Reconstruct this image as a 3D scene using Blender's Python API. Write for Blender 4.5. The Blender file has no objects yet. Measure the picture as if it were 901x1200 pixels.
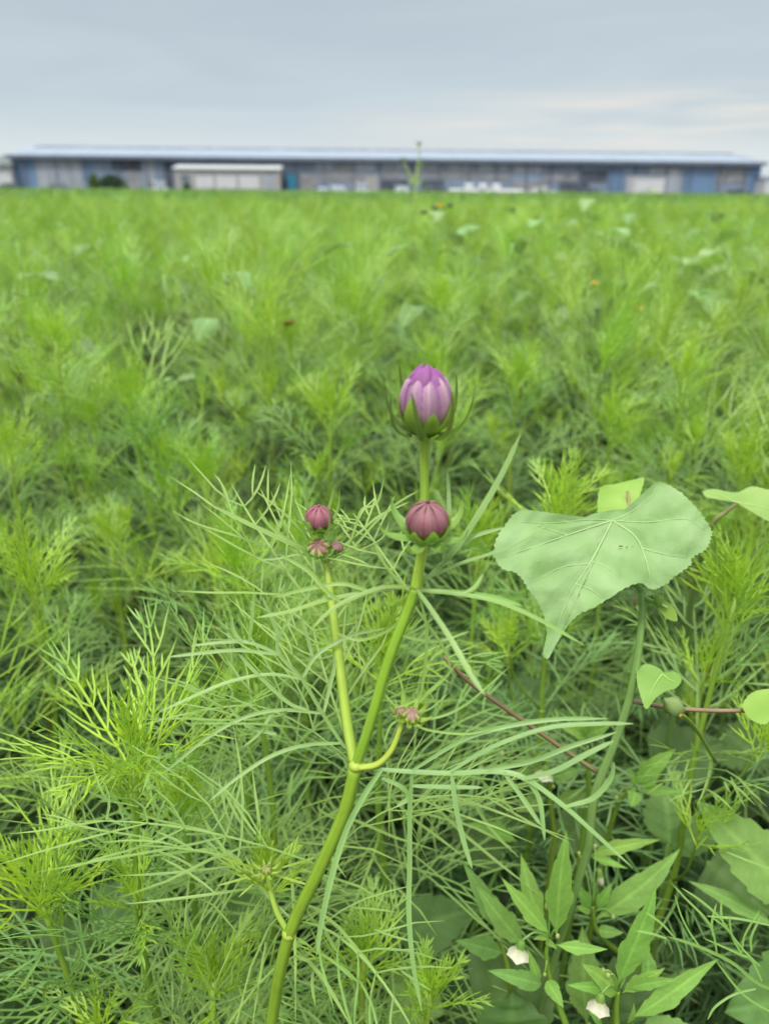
import bpy, math, random
import numpy as np
from mathutils import Vector, Matrix

S = bpy.context.scene
C = S.collection
R = math.radians
rng = np.random.default_rng(7)
random.seed(7)

# ------------------------------------------------------------------ camera
FPX = 900.0                      # focal length in pixels of the 901x1200 photograph
CAM = np.array([0.0, 0.0, 1.0])
PITCH, ROLL = R(22.76), R(0.45)
fwd = np.array([0, math.cos(PITCH), -math.sin(PITCH)])
r0 = np.array([1.0, 0, 0])
u0 = np.cross(r0, fwd)
right = r0 * math.cos(ROLL) + u0 * math.sin(ROLL)
up = u0 * math.cos(ROLL) - r0 * math.sin(ROLL)
cam = bpy.data.cameras.new('camera')
cam.sensor_fit = 'VERTICAL'
cam.sensor_height = 34.6
cam.lens = 34.6 * FPX / 1200.0
cam.clip_start = 0.01
cam.clip_end = 9000
cam.dof.use_dof = True
cam.dof.focus_distance = 0.35
cam.dof.aperture_fstop = 8.5
camo = bpy.data.objects.new('camera', cam)
C.objects.link(camo)
M = Matrix(((right[0], up[0], -fwd[0], CAM[0]), (right[1], up[1], -fwd[1], CAM[1]),
            (right[2], up[2], -fwd[2], CAM[2]), (0, 0, 0, 1)))
camo.matrix_world = M
S.camera = camo

def ray(px, py):
    return fwd + right * (px - 450.5) / FPX + up * (600 - py) / FPX

def P(px, py, d):
    """point seen at a pixel of the photograph, d metres deep"""
    return CAM + ray(px, py) * d

# ------------------------------------------------------------------ light
SUN_EL, SUN_ROT = R(58), R(200)
W = bpy.data.worlds.new('World'); S.world = W; W.use_nodes = True
nt = W.node_tree; nt.nodes.clear()
def N(t, typ, **kw):
    n = t.nodes.new(typ)
    for k, v in kw.items():
        if k.startswith('_'): setattr(n, k[1:], v)
        else: n.inputs[k.replace('__', ' ')].default_value = v
    return n
def ramp(t, stops):
    n = t.nodes.new('ShaderNodeValToRGB')
    e = n.color_ramp.elements
    while len(e) > 1: e.remove(e[-1])
    e[0].position = stops[0][0]; e[0].color = (*stops[0][1], 1)
    for p_, c_ in stops[1:]:
        k = e.new(p_); k.color = (*c_, 1)
    return n
L = nt.links.new
out = nt.nodes.new('ShaderNodeOutputWorld')
sky = nt.nodes.new('ShaderNodeTexSky'); sky.sky_type = 'NISHITA'; sky.sun_disc = False
sky.sun_elevation = SUN_EL; sky.sun_rotation = SUN_ROT; sky.dust_density = 3
bg1 = N(nt, 'ShaderNodeBackground', Strength=0.05); L(sky.outputs[0], bg1.inputs[0])
tc = nt.nodes.new('ShaderNodeTexCoord')
sep = nt.nodes.new('ShaderNodeSeparateXYZ'); L(tc.outputs['Generated'], sep.inputs[0])
# overcast: bright overhead, grey-blue near the horizon
base = ramp(nt, [(0.0, (.262, .289, .300)), (.035, (.276, .303, .314)), (.09, (.215, .253, .277)), (.16, (.200, .234, .258)),
                 (.24, (.203, .236, .259)), (.5, (.58, .61, .63)), (.75, (.92, .94, .95)), (1.0, (1.0, 1.0, 1.0))])
L(sep.outputs[2], base.inputs[0])
mp = N(nt, 'ShaderNodeMapping'); mp.inputs['Scale'].default_value = (1.2, 1.2, 9.0); mp.inputs['Rotation'].default_value = (0.02, .03, 0)
L(tc.outputs['Generated'], mp.inputs[0])
nz = N(nt, 'ShaderNodeTexNoise', Scale=2.1, Detail=6.0, Roughness=.52, Distortion=.6); L(mp.outputs[0], nz.inputs['Vector'])
nr = ramp(nt, [(.3, (.93, .935, .945)), (.5, (.99, .99, .992)), (.72, (1.06, 1.055, 1.05))]); L(nz.outputs[0], nr.inputs[0])
mul = N(nt, 'ShaderNodeMix', _data_type='RGBA', _blend_type='MULTIPLY'); mul.inputs['Factor'].default_value = 1
L(base.outputs[0], mul.inputs['A']); L(nr.outputs[0], mul.inputs['B'])
# the pale warm gap in the cloud low on the right
def band(src, lo, a, b, hi):
    r = ramp(nt, [(lo, (0,)*3), (a, (1,)*3), (b, (1,)*3), (hi, (0,)*3)]); L(src, r.inputs[0]); return r.outputs[0]
bz = band(sep.outputs[2], .035, .062, .082, .115)
xa = N(nt, 'ShaderNodeMath', _operation='ADD'); L(sep.outputs[0], xa.inputs[0]); xa.inputs[1].default_value = .5
bx_ = ramp(nt, [(.4, (0,)*3), (.78, (1,)*3), (1.0, (.4,)*3)]); L(xa.outputs[0], bx_.inputs[0])
mm = N(nt, 'ShaderNodeMath', _operation='MULTIPLY'); L(bz, mm.inputs[0]); L(bx_.outputs[0], mm.inputs[1])
nz2 = N(nt, 'ShaderNodeTexNoise', Scale=3.0, Detail=4.0); mp2 = N(nt, 'ShaderNodeMapping'); mp2.inputs['Scale'].default_value = (1.5, 1.5, 22)
L(tc.outputs['Generated'], mp2.inputs[0]); L(mp2.outputs[0], nz2.inputs['Vector'])
n2r = ramp(nt, [(.38, (0,)*3), (.62, (1,)*3)]); L(nz2.outputs[0], n2r.inputs[0])
mm2 = N(nt, 'ShaderNodeMath', _operation='MULTIPLY'); L(mm.outputs[0], mm2.inputs[0]); L(n2r.outputs[0], mm2.inputs[1])
warm = N(nt, 'ShaderNodeMix', _data_type='RGBA'); L(mm2.outputs[0], warm.inputs['Factor']); L(mul.outputs['Result'], warm.inputs['A'])
warm.inputs['B'].default_value = (.325, .313, .290, 1)
bg2 = N(nt, 'ShaderNodeBackground', Strength=1.35); L(warm.outputs['Result'], bg2.inputs[0])
mx = N(nt, 'ShaderNodeMixShader'); mx.inputs[0].default_value = .93
L(bg1.outputs[0], mx.inputs[1]); L(bg2.outputs[0], mx.inputs[2]); L(mx.outputs[0], out.inputs[0])

sl = bpy.data.lights.new('sun', 'SUN'); sl.energy = 1.5; sl.angle = R(12); sl.color = (1, .97, .92)
so = bpy.data.objects.new('sun', sl); C.objects.link(so)
az = SUN_ROT
so.rotation_euler = (Vector((math.sin(az) * math.cos(SUN_EL), math.cos(az) * math.cos(SUN_EL), math.sin(SUN_EL)))).to_track_quat('Z', 'Y').to_euler()
S.view_settings.view_transform = 'Standard'; S.view_settings.look = 'None'
S.view_settings.exposure = 1.0; S.view_settings.gamma = 1
S.cycles.max_bounces = 6; S.cycles.diffuse_bounces = 4; S.cycles.transmission_bounces = 4; S.cycles.glossy_bounces = 2

# ------------------------------------------------------------------ materials
def leafmat(name, trans=.35, rough=.5, spec=.35, cells=0, noise_scale=60, boost=1.0, bump=0.0):
    m = bpy.data.materials.new(name); m.use_nodes = True
    t = m.node_tree; t.nodes.clear(); l = t.links.new
    o = t.nodes.new('ShaderNodeOutputMaterial')
    a = t.nodes.new('ShaderNodeAttribute'); a.attribute_name = 'tint'
    oi = t.nodes.new('ShaderNodeObjectInfo')
    tc = t.nodes.new('ShaderNodeTexCoord')
    n = N(t, 'ShaderNodeTexNoise', Scale=noise_scale, Detail=3.0); l(tc.outputs['Object'], n.inputs['Vector'])
    mr = N(t, 'ShaderNodeMapRange'); mr.inputs['To Min'].default_value = .8 * boost; mr.inputs['To Max'].default_value = 1.2 * boost
    l(n.outputs[0], mr.inputs[0])
    h = N(t, 'ShaderNodeHueSaturation')
    mr2 = N(t, 'ShaderNodeMapRange'); mr2.inputs['To Min'].default_value = .488; mr2.inputs['To Max'].default_value = .512
    l(oi.outputs['Random'], mr2.inputs[0]); l(mr2.outputs[0], h.inputs['Hue'])
    l(a.outputs['Color'], h.inputs['Color']); l(mr.outputs[0], h.inputs['Value'])
    b = N(t, 'ShaderNodeBsdfPrincipled', Roughness=rough); b.inputs['Specular IOR Level'].default_value = spec
    l(h.outputs[0], b.inputs['Base Color'])
    if bump:
        n3 = N(t, 'ShaderNodeTexNoise', Scale=noise_scale * 6, Detail=4.0); l(tc.outputs['Object'], n3.inputs['Vector'])
        bp = N(t, 'ShaderNodeBump', Strength=bump, Distance=.0006); l(n3.outputs[0], bp.inputs['Height']); l(bp.outputs[0], b.inputs['Normal'])
    if cells:
        vo = N(t, 'ShaderNodeTexVoronoi', Scale=cells, _feature='DISTANCE_TO_EDGE'); l(tc.outputs['Object'], vo.inputs['Vector'])
        rr_ = ramp(t, [(0, (0,) * 3), (.25, (.8,) * 3), (.5, (1,) * 3)]); l(vo.outputs['Distance'], rr_.inputs[0])
        b2_ = N(t, 'ShaderNodeBump', Strength=.10, Distance=.0006); l(rr_.outputs[0], b2_.inputs['Height'])
        if bump: l(bp.outputs[0], b2_.inputs['Normal'])
        l(b2_.outputs[0], b.inputs['Normal'])
    if trans > 0:
        tr = t.nodes.new('ShaderNodeBsdfTranslucent')
        h2 = N(t, 'ShaderNodeMix', _data_type='RGBA', _blend_type='MULTIPLY'); h2.inputs['Factor'].default_value = 1
        l(h.outputs[0], h2.inputs['A']); h2.inputs['B'].default_value = (1.1, 1.2, .7, 1)
        l(h2.outputs['Result'], tr.inputs[0])
        ms = N(t, 'ShaderNodeMixShader'); ms.inputs[0].default_value = trans
        l(b.outputs[0], ms.inputs[1]); l(tr.outputs[0], ms.inputs[2]); l(ms.outputs[0], o.inputs[0])
    else:
        l(b.outputs[0], o.inputs[0])
    return m
def mat(name, col, rough=.7, metal=0, var=.12, scale=6, bump=0, spec=.4, stretch=(1, 1, 1), col2=None):
    m = bpy.data.materials.new(name); m.use_nodes = True
    t = m.node_tree; l = t.links.new; b = t.nodes['Principled BSDF']
    b.inputs['Roughness'].default_value = rough; b.inputs['Metallic'].default_value = metal
    b.inputs['Specular IOR Level'].default_value = spec
    tc = t.nodes.new('ShaderNodeTexCoord'); mp = t.nodes.new('ShaderNodeMapping'); mp.inputs['Scale'].default_value = stretch
    l(tc.outputs['Object'], mp.inputs[0])
    n = N(t, 'ShaderNodeTexNoise', Scale=scale, Detail=6.0, Roughness=.6); l(mp.outputs[0], n.inputs['Vector'])
    c2 = col2 or col
    r = ramp(t, [(.3, tuple(c * (1 - var) for c in col)), (.7, tuple(min(1, c * (1 + var)) for c in c2))]); l(n.outputs[0], r.inputs[0])
    l(r.outputs[0], b.inputs['Base Color'])
    if bump:
        bp = N(t, 'ShaderNodeBump', Strength=bump, Distance=.02); l(n.outputs[0], bp.inputs['Height']); l(bp.outputs[0], b.inputs['Normal'])
    return m

MLEAF = leafmat('cosmos_leaf', .36, .42, .5)
MFIELD = leafmat('cosmos_far_leaf', .30, .5, .4, boost=.92)
MSTEM = leafmat('cosmos_stem', .12, .45, .4, noise_scale=120)
MPETAL = leafmat('petal', .25, .45, .35, noise_scale=900, bump=.25)
MBROAD = leafmat('broad_leaf', .3, .6, .25, noise_scale=70, bump=.6)
MVELVET = leafmat('velvet_leaf', .26, .7, .3, cells=120, noise_scale=55, bump=.8)

# ------------------------------------------------------------------ mesh helpers
class MB:
    def __init__(s): s.v = []; s.f = []; s.c = []; s.n = 0
    def add(s, v, f, c):
        v = np.asarray(v, float)
        c = np.asarray(c, float)
        if c.ndim == 1: c = np.tile(c, (len(v), 1))
        s.v.append(v); s.c.append(c); s.f.extend([tuple(i + s.n for i in q) for q in f]); s.n += len(v)
    def mesh(s, name, loc=None, smooth=True):
        v = np.concatenate(s.v); c = np.concatenate(s.c)
        if loc is not None: v = v - np.asarray(loc)
        me = bpy.data.meshes.new(name); me.from_pydata(v.tolist(), [], s.f)
        at = me.color_attributes.new('tint', 'FLOAT_COLOR', 'POINT')
        at.data.foreach_set('color', np.concatenate([c, np.ones((len(c), 1))], 1).astype(np.float32).ravel())
        if smooth: me.polygons.foreach_set('use_smooth', [True] * len(me.polygons))
        me.update(); return me
def nrm(v):
    v = np.asarray(v, float); n = np.linalg.norm(v, axis=-1, keepdims=True); return v / np.maximum(n, 1e-12)
def spline(pts, n):
    """Catmull-Rom through pts (k x m), n samples"""
    p = np.asarray(pts, float)
    if len(p) == 2: t = np.linspace(0, 1, n)[:, None]; return p[0] * (1 - t) + p[1] * t
    q = np.vstack([2 * p[0] - p[1], p, 2 * p[-1] - p[-2]])
    o = []
    for x in np.linspace(0, len(p) - 1 - 1e-9, n):
        i = int(x); t = x - i; a, b, c, d = q[i:i + 4]
        o.append(.5 * ((2 * b) + (c - a) * t + (2 * a - 5 * b + 4 * c - d) * t * t + (3 * b - a - 3 * c + d) * t ** 3))
    return np.array(o)
def ribbon(mb, pts, w, upv, c0, c1=None, keel=.3, flat=False):
    """a narrow blade along pts; w: width or widths; channelled along the middle"""
    p = np.asarray(pts, float); n = len(p)
    t = nrm(np.gradient(p, axis=0)); upv = np.asarray(upv, float)
    s = nrm(np.cross(t, upv)); nn = np.cross(s, t)
    x = np.linspace(0, 1, n)
    if np.isscalar(w): w = w * np.interp(x, [0, .15, .6, .9, 1], [.6, .9, 1, .75, .12])
    w = np.asarray(w)[:, None] / 2
    c1 = c0 if c1 is None else c1
    col = np.asarray(c0) * (1 - x[:, None]) + np.asarray(c1) * x[:, None]
    if flat:
        v = np.stack([p - s * w, p + s * w], 1).reshape(-1, 3)
        f = [(2 * i, 2 * i + 1, 2 * i + 3, 2 * i + 2) for i in range(n - 1)]
        mb.add(v, f, np.repeat(col, 2, 0))
    else:
        v = np.stack([p - s * w, p - nn * w * keel * 2, p + s * w], 1).reshape(-1, 3)
        f = []
        for i in range(n - 1):
            a = 3 * i
            f += [(a, a + 1, a + 4, a + 3), (a + 1, a + 2, a + 5, a + 4)]
        cc = np.repeat(col, 3, 0); cc[0::3] *= 1.06; cc[2::3] *= 1.06; cc[1::3] *= .9
        mb.add(v, f, cc)
def tube(mb, pts, r, c0, c1=None, k=6, ribs=0.0, cap=True):
    p = np.asarray(pts, float); n = len(p)
    t = nrm(np.gradient(p, axis=0))
    ref = np.array([0, 0, 1.]) if abs(t[:, 2]).mean() < .8 else np.array([0, 1., 0])
    s = nrm(np.cross(t, ref)); b = np.cross(s, t)
    r = np.full(n, r) if np.isscalar(r) else np.asarray(r)
    a = np.arange(k) * 2 * math.pi / k
    rr = 1 + ribs * np.cos(a * (k // 2)) if ribs else np.ones(k)
    v = p[:, None] + (s[:, None] * (np.cos(a) * rr)[None, :, None] + b[:, None] * (np.sin(a) * rr)[None, :, None]) * r[:, None, None]
    f = [(i * k + j, i * k + (j + 1) % k, (i + 1) * k + (j + 1) % k, (i + 1) * k + j) for i in range(n - 1) for j in range(k)]
    if cap: f += [tuple(range(k))[::-1], tuple((n - 1) * k + j for j in range(k))]
    x = np.linspace(0, 1, n)[:, None]; c1 = c0 if c1 is None else c1
    col = np.asarray(c0) * (1 - x) + np.asarray(c1) * x
    cc = np.repeat(col, k, 0)
    if ribs: cc *= np.tile(.93 + .14 * (np.arange(k) % 2), n)[:, None]
    mb.add(v.reshape(-1, 3), f, cc)
def ball(mb, c, r, col, k=8, m=6, sq=(1, 1, 1)):
    v = []; f = []
    for i in range(m + 1):
        th = math.pi * i / m
        for j in range(k):
            a = 2 * math.pi * j / k
            v.append([c[0] + r * sq[0] * math.sin(th) * math.cos(a), c[1] + r * sq[1] * math.sin(th) * math.sin(a), c[2] + r * sq[2] * math.cos(th)])
    for i in range(m):
        for j in range(k):
            f.append((i * k + j, (i + 1) * k + j, (i + 1) * k + (j + 1) % k, i * k + (j + 1) % k))
    mb.add(v, f, col)
def box(mb, x0, x1, y0, y1, z0, z1, col=(1, 1, 1), T=None):
    v = np.array([[x, y, z] for x in (x0, x1) for y in (y0, y1) for z in (z0, z1)], float)
    if T is not None: v = T(v)
    mb.add(v, [(0, 1, 3, 2), (4, 6, 7, 5), (0, 4, 5, 1), (2, 3, 7, 6), (0, 2, 6, 4), (1, 5, 7, 3)], col)

def obj(name, me, m, parent=None, loc=None, coll=C):
    o = bpy.data.objects.new(name, me)
    if m is not None and me is not None and not me.materials: me.materials.append(m)
    if loc is not None: o.location = loc
    if coll is not None: coll.objects.link(o)
    if parent is not None: o.parent = parent
    return o
def part(name, mb, m, root, parent=None, smooth=True):
    """a part whose mesh was written in world coordinates"""
    loc = root.matrix_basis.translation if root is not None else (0, 0, 0)
    return obj(name, mb.mesh(name, loc, smooth), m, parent or root)
def thing(name, label, cat, loc=(0, 0, 0), group=None, rz=0):
    o = bpy.data.objects.new(name, None); C.objects.link(o); o.empty_display_size = .05
    o.location = loc; o.rotation_euler = (0, 0, rz); o['label'] = label; o['category'] = cat
    if group: o['group'] = group
    return o
def copy_tree(o, parent=None):
    c = o.copy(); C.objects.link(c); c.parent = parent
    for ch in list(o.children): copy_tree(ch, c)
    return c
def kind(o, k): o['kind'] = k; return o

# colours (linear)
MAT_ = np.array([.165, .290, .085]); MID_ = np.array([.190, .340, .095]); YNG_ = np.array([.350, .530, .045])
OLD_SHADE_ = np.array([.040, .088, .024]); STM_ = np.array([.190, .300, .035]); RED_ = np.array([.22, .10, .055])  # old leaf green is darkened to stand in for shade between plants
def jit(c, a=.1): return np.asarray(c) * (1 + rng.uniform(-a, a)) * (1 + rng.uniform(-a / 3, a / 3, 3))

# ------------------------------------------------------------------ cosmos leaf generator
def cosmos_leaf(mb, Ln, col, tipcol, org=(0, 0, 0), ax=None, lod=0, droop=.3, pairs=4, wid=.0016, sec=2, spread=50, pin=.40):
    """bipinnate thread leaf growing along +Y, normal +Z; ax = 3x3 axes (cols: side, forward, up)"""
    ax = np.eye(3) if ax is None else ax
    org = np.asarray(org, float)
    ns = [9, 5, 3][lod]; sg = [5, 3, 3][lod]; flat = lod > 0
    wv = wid * [1, 1.35, 2.3][lod]
    def T(p): return org + p @ ax.T
    t = np.linspace(0, 1, 24)
    side = rng.uniform(-.42, .42)
    rc = np.stack([side * t * t * Ln, Ln * (t - droop * .25 * t ** 2), Ln * (.28 * t - droop * t ** 2)], 1)
    def at(u): return np.array([np.interp(u, t, rc[:, k]) for k in range(3)])
    def tan(u): return nrm(at(min(1, u + .05)) - at(max(0, u - .05)))
    idx = np.linspace(0, 23, ns).astype(int)
    ribbon(mb, T(rc[idx]), wv * 1.1, ax[:, 2], col, tipcol, flat=flat)
    U = ax[:, 2]
    for k in range(pairs):
        u = .22 + .70 * k / max(1, pairs - .4) + rng.uniform(-.02, .02)
        pl = Ln * pin * (1.05 - .62 * (k / pairs) ** 1.2 + .06 * (k == 1)) * rng.uniform(.8, 1.15)
        for sd in (-1, 1):
            if rng.random() < .05: continue
            b = at(u); tg = tan(u)
            sv = nrm(np.cross(tg, [0, 0, 1])) * sd
            a = R(spread + rng.uniform(-10, 10))
            d = nrm(tg * math.cos(a) + sv * math.sin(a) + np.array([0, 0, rng.uniform(-.05, .35)]))
            x = np.linspace(0, 1, 9)[:, None]
            cv = tg * .34 * rng.uniform(.2, 1.6) + np.array([0, 0, -rng.uniform(-.25, .42)])
            wg = np.array([0, 0, 1.]) * rng.uniform(-.05, .05) + sv * rng.uniform(-.04, .04)
            pn = b + d * pl * x + cv * pl * x ** 2 + wg * pl * np.sin(x * 5)
            ii = np.linspace(0, 8, sg).astype(int)
            ribbon(mb, T(pn[ii]), wv, U, col, tipcol, flat=flat)
            for q in range(sec if k < pairs - 1 else 1):
                uu = [.34, .58, .45][q % 3] + rng.uniform(-.05, .05); s2 = 1 if (q % 2 == 0) else -1
                pb = b + d * pl * uu + cv * pl * uu ** 2
                d2 = nrm(d + cv * uu); sv2 = nrm(np.cross(d2, [0, 0, 1])) * s2 * sd
                a2 = R(38 + rng.uniform(-8, 12)); l2 = pl * rng.uniform(.38, .6) * (1 - .2 * q)
                e = nrm(d2 * math.cos(a2) - sv2 * math.sin(a2) + np.array([0, 0, rng.uniform(-.1, .3)]))
                c2 = d2 * rng.uniform(.1, .5) + np.array([0, 0, rng.uniform(-.35, .25)])
                y = np.linspace(0, 1, sg if lod < 2 else 2)[:, None]
                pp = pb + e * l2 * y + c2 * l2 * y ** 2
                ribbon(mb, T(pp), wv * (.92 if lod < 2 else 1), U, col, tipcol, flat=flat) if len(pp) > 2 else \
                    ribbon(mb, T(pp), np.array([wv, wv * .3]), U, col, tipcol, flat=True)

def axes(yaw, elev, roll=0):
    """columns side, forward, up for a leaf leaving the stem at a compass yaw, raised by elev"""
    f = np.array([math.cos(yaw) * math.cos(elev), math.sin(yaw) * math.cos(elev), math.sin(elev)])
    s = nrm(np.cross(f, [0, 0, 1])); u = np.cross(s, f)
    s, u = s * math.cos(roll) + u * math.sin(roll), u * math.cos(roll) - s * math.sin(roll)
    return np.stack([s, f, u], 1)
def lerp(a, b, t): return np.asarray(a) * (1 - t) + np.asarray(b) * t

# shared near leaf meshes: three ages, each with variants
def make_leafset(lod, nv):
    out_ = {}
    for nm, Ln, c, tc, dr, pr in (('mature', .115, MAT_, MID_, .50, 6), ('mid', .11, MID_, lerp(MID_, YNG_, .35), .18, 6), ('young', .08, lerp(MID_, YNG_, .6), YNG_, .05, 5)):
        out_[nm] = []
        for i in range(nv):
            mb = MB(); cosmos_leaf(mb, Ln * rng.uniform(.9, 1.15), jit(c, .12), jit(tc, .1), lod=lod, droop=dr * rng.uniform(.6, 1.5), pairs=pr, spread=52 if nm != 'young' else 34)
            me = mb.mesh(nm + '_cosmos_leaf'); me.materials.append(MLEAF); out_[nm].append(me)
    return out_
LEAVES = make_leafset(0, 9)
LEAVES['fine'] = []
for i in range(8):
    mb = MB(); cosmos_leaf(mb, .125 * rng.uniform(.85, 1.15), jit(MAT_ * [1.42, 1.30, 1.05], .08), jit(MID_ * [1.4, 1.25, 1.0], .08), droop=rng.uniform(.2, .75), pairs=5, sec=1, pin=.50, spread=48, wid=.0015)
    me = mb.mesh('fine_cosmos_leaf'); me.materials.append(MLEAF); LEAVES['fine'].append(me)

def tuft_mb(mb, top, sc, lod, bright=1.0, n=12, wide=False):
    """the crown of young leaves: vivid at its heart, greener towards the leaf ends"""
    k0 = len(mb.v); top = np.asarray(top)
    for i in range(n):
        k = i / n
        e = R(rng.uniform(15, 50)) if k < .5 else R(rng.uniform(55, 84)); yw = i * 2.4 + rng.uniform(-.4, .4)
        if wide and k < .8: e = R(rng.uniform(12, 48))
        cosmos_leaf(mb, sc * rng.uniform(.075, .105) * (1.15 - .55 * k), MID_, MID_, top - np.array([0, 0, .016 * (1 - k)]), axes(yw, e, rng.uniform(-.3, .3)), lod=lod,
                    droop=-.05 + rng.uniform(-.15, .3), pairs=5 if lod == 0 else 3, spread=36 if lod == 0 else 28, wid=.0013, sec=1 if k < .6 else 0, pin=.32 if lod == 0 else .50)
    for q in range(k0, len(mb.v)):
        dd = np.linalg.norm(mb.v[q] - top, axis=1) / (.075 * sc)
        w = np.clip(1.35 - dd, 0, 1)[:, None]
        yv = YNG_ * [1.15, 1.0, .8] if wide else YNG_
        mb.c[q] = (MID_ * 1.05 * (1 - w) + yv * w) * bright * rng.uniform(.92, 1.08)

def stem_path(h, seed):
    g = np.random.default_rng(seed)
    k = 7; z = np.linspace(0, h, k); w = np.cumsum(g.normal(0, .006, (k, 2)), 0); w -= w[-1] * 1.0
    return spline(np.concatenate([w, z[:, None]], 1), 22)
def stem_at(sp, z): return np.array([np.interp(z, sp[:, 2], sp[:, 0]), np.interp(z, sp[:, 2], sp[:, 1]), z])

def near_plant(h, seed, label, loc, tuft=1.0, zlow=.12, group=None, leaf_scale=1.0, nsh=3, name='cosmos_plant', red=False, fine=False, wide=False):
    """a cosmos plant with stem, single leaves and a tuft of young leaves, all separate parts"""
    global rng
    old = rng; rng = np.random.default_rng(seed)
    root = thing(name, label, 'cosmos plant', loc, group, rng.uniform(0, 6.28))
    sp = stem_path(h, seed)
    mb = MB(); x = np.linspace(0, 1, 22)
    tube(mb, sp, .0034 - .0018 * x ** 2, RED_ if red else STM_ * .8, STM_ * 1.1, k=8, ribs=.08)
    z = h - .018; i = 0; nodes = []
    while z > zlow:
        nodes.append((z, i)); z -= (.031 if fine else min(.08, .024 + .011 * i)) * rng.uniform(.85, 1.15); i += 1
    for z, i in nodes: ball(mb, stem_at(sp, z), .0036 if i > 3 else .0022, STM_, k=6, m=4, sq=(1, 1, .7))
    obj('stem', mb.mesh('stem'), MSTEM, root)
    yw0 = rng.uniform(0, 6.28)
    for z, i in nodes:
        for s in (0, 1):
            a = yw0 + i * math.pi / 2 + s * math.pi + rng.uniform(-.35, .35)
            age = 'young' if i < 2 else ('mid' if i < 4 else 'mature')
            if fine and i > 0: age = 'fine'
            el = R(max(0, 66 - 11 * i) + rng.uniform(-12, 14))
            o = obj('leaf', LEAVES[age][rng.integers(len(LEAVES[age]))], None, root, stem_at(sp, z))
            A = axes(a, el, rng.uniform(-.4, .4)); o.rotation_euler = Matrix(A.tolist()).to_euler()
            sc = leaf_scale * min(1.1, .75 + .09 * i) * rng.uniform(.85, 1.15); o.scale = (sc,) * 3
    mb = MB(); tuft_mb(mb, sp[-1], leaf_scale * (.95 if wide else .72), 0, tuft, 14 if wide else 10, wide); obj('leaf_tuft', mb.mesh('leaf_tuft'), MLEAF, root)
    # side shoots from the upper axils
    for q in range(nsh):
        z, i = nodes[min(len(nodes) - 1, 3 + q)]
        a = yw0 + i * math.pi / 2 + rng.uniform(-.4, .4) + (q % 2) * math.pi
        b = stem_at(sp, z); ln = .05 + .025 * q
        tip = b + np.array([math.cos(a) * ln * .5, math.sin(a) * ln * .5, ln])
        mb = MB(); pth = spline([b, lerp(b, tip, .5) + np.array([math.cos(a), math.sin(a), 0]) * ln * .12, tip], 6)
        tube(mb, pth, .0011, STM_, k=5); tuft_mb(mb, tip, .5, 0, tuft * .95, 6)
        obj('side_shoot', mb.mesh('side_shoot'), MLEAF, root)
    rng = old
    return root

# ------------------------------------------------------------------ SETTING: ground
def ground_sheet():
    mb = MB()
    xs = np.concatenate([[-4000, -600, -100, -20, -6], np.linspace(-3, 3, 61), [6, 20, 100, 600, 4000]])
    ys = np.concatenate([[-4000, -500, -60, -10], np.linspace(-2, 4, 61), [8, 20, 60, 200, 1000, 4000]])
    X, Y = np.meshgrid(xs, ys); Z = np.zeros_like(X)
    g = np.random.default_rng(3)
    nearm = (abs(X) <= 3) & (Y >= -2) & (Y <= 4)
    Z[nearm] = g.uniform(-.012, .012, nearm.sum()) + .012 * np.sin(X[nearm] * 9)
    v = np.stack([X, Y, Z], -1).reshape(-1, 3); nx = len(xs)
    f = [(j * nx + i, j * nx + i + 1, (j + 1) * nx + i + 1, (j + 1) * nx + i) for j in range(len(ys) - 1) for i in range(nx - 1)]
    mb.add(v, f, (1, 1, 1))
    return mb
kind(obj('ground', ground_sheet().mesh('ground'), mat('soil', (.028, .022, .014), .95, var=.45, scale=14, bump=.8, col2=(.06, .046, .03))), 'structure')
# fallen bits of stalk and dead leaf on the soil
mb = MB()
for i in range(900):
    x, y = rng.uniform(-.9, 1.1), rng.uniform(.1, 1.9); a = rng.uniform(0, 6.28); l_ = rng.uniform(.02, .09)
    d = np.array([math.cos(a), math.sin(a), 0]) * l_ / 2; c = np.array([x, y, rng.uniform(.012, .03)])
    ribbon(mb, [c - d, c + [0, 0, .004], c + d], rng.uniform(.001, .004), (0, 0, 1), jit((.16, .12, .065), .35))
o = kind(obj('leaf_litter', mb.mesh('leaf_litter'), leafmat('litter', 0, .9, .1)), 'stuff'); o['label'] = 'dry brown stalk bits and dead leaves on the soil'
# farmyard gravel in front of the warehouse
mb = MB(); mb.add([[-140, 99, .004], [140, 99, .004], [140, 240, .004], [-140, 240, .004]], [(0, 1, 2, 3)], (1, 1, 1))
kind(obj('gravel_yard', mb.mesh('gravel_yard'), mat('gravel', (.22, .21, .19), .9, var=.2, scale=3, bump=.3)), 'structure')

# ------------------------------------------------------------------ WAREHOUSE and yard
def hit(px, py, p0, n):
    r = ray(px, py); t = np.dot(p0 - CAM, n) / np.dot(r, n); return CAM + r * t
rA = ray(12, 181.5); A = CAM + rA * (112.0 / rA[1])
EZ = A[2]
rB = ray(893, 190.5); Bp = CAM + rB * ((EZ - 1.0) / rB[2])
fd = nrm(np.array([Bp[0] - A[0], Bp[1] - A[1], 0])); fn = np.array([fd[1], -fd[0], 0])      # fn points at the camera
FL = np.linalg.norm((Bp - A)[:2]); A0 = np.array([A[0], A[1], 0])
def FT(v):      # facade frame: x along the wall, y away from the camera, z up
    v = np.asarray(v, float); return A0 + v[:, :1] * fd + v[:, 1:2] * (-fn) + v[:, 2:] * np.array([0, 0, 1.])
def fxz(px, py, off=0.0):
    h = hit(px, py, A0 + fn * off, fn); return float(np.dot(h - A0, fd)), float(h[2])
mmetal = mat('weathered_metal', (.155, .20, .27), .6, .0, .22, .5, stretch=(1, 1, .3))
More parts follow.
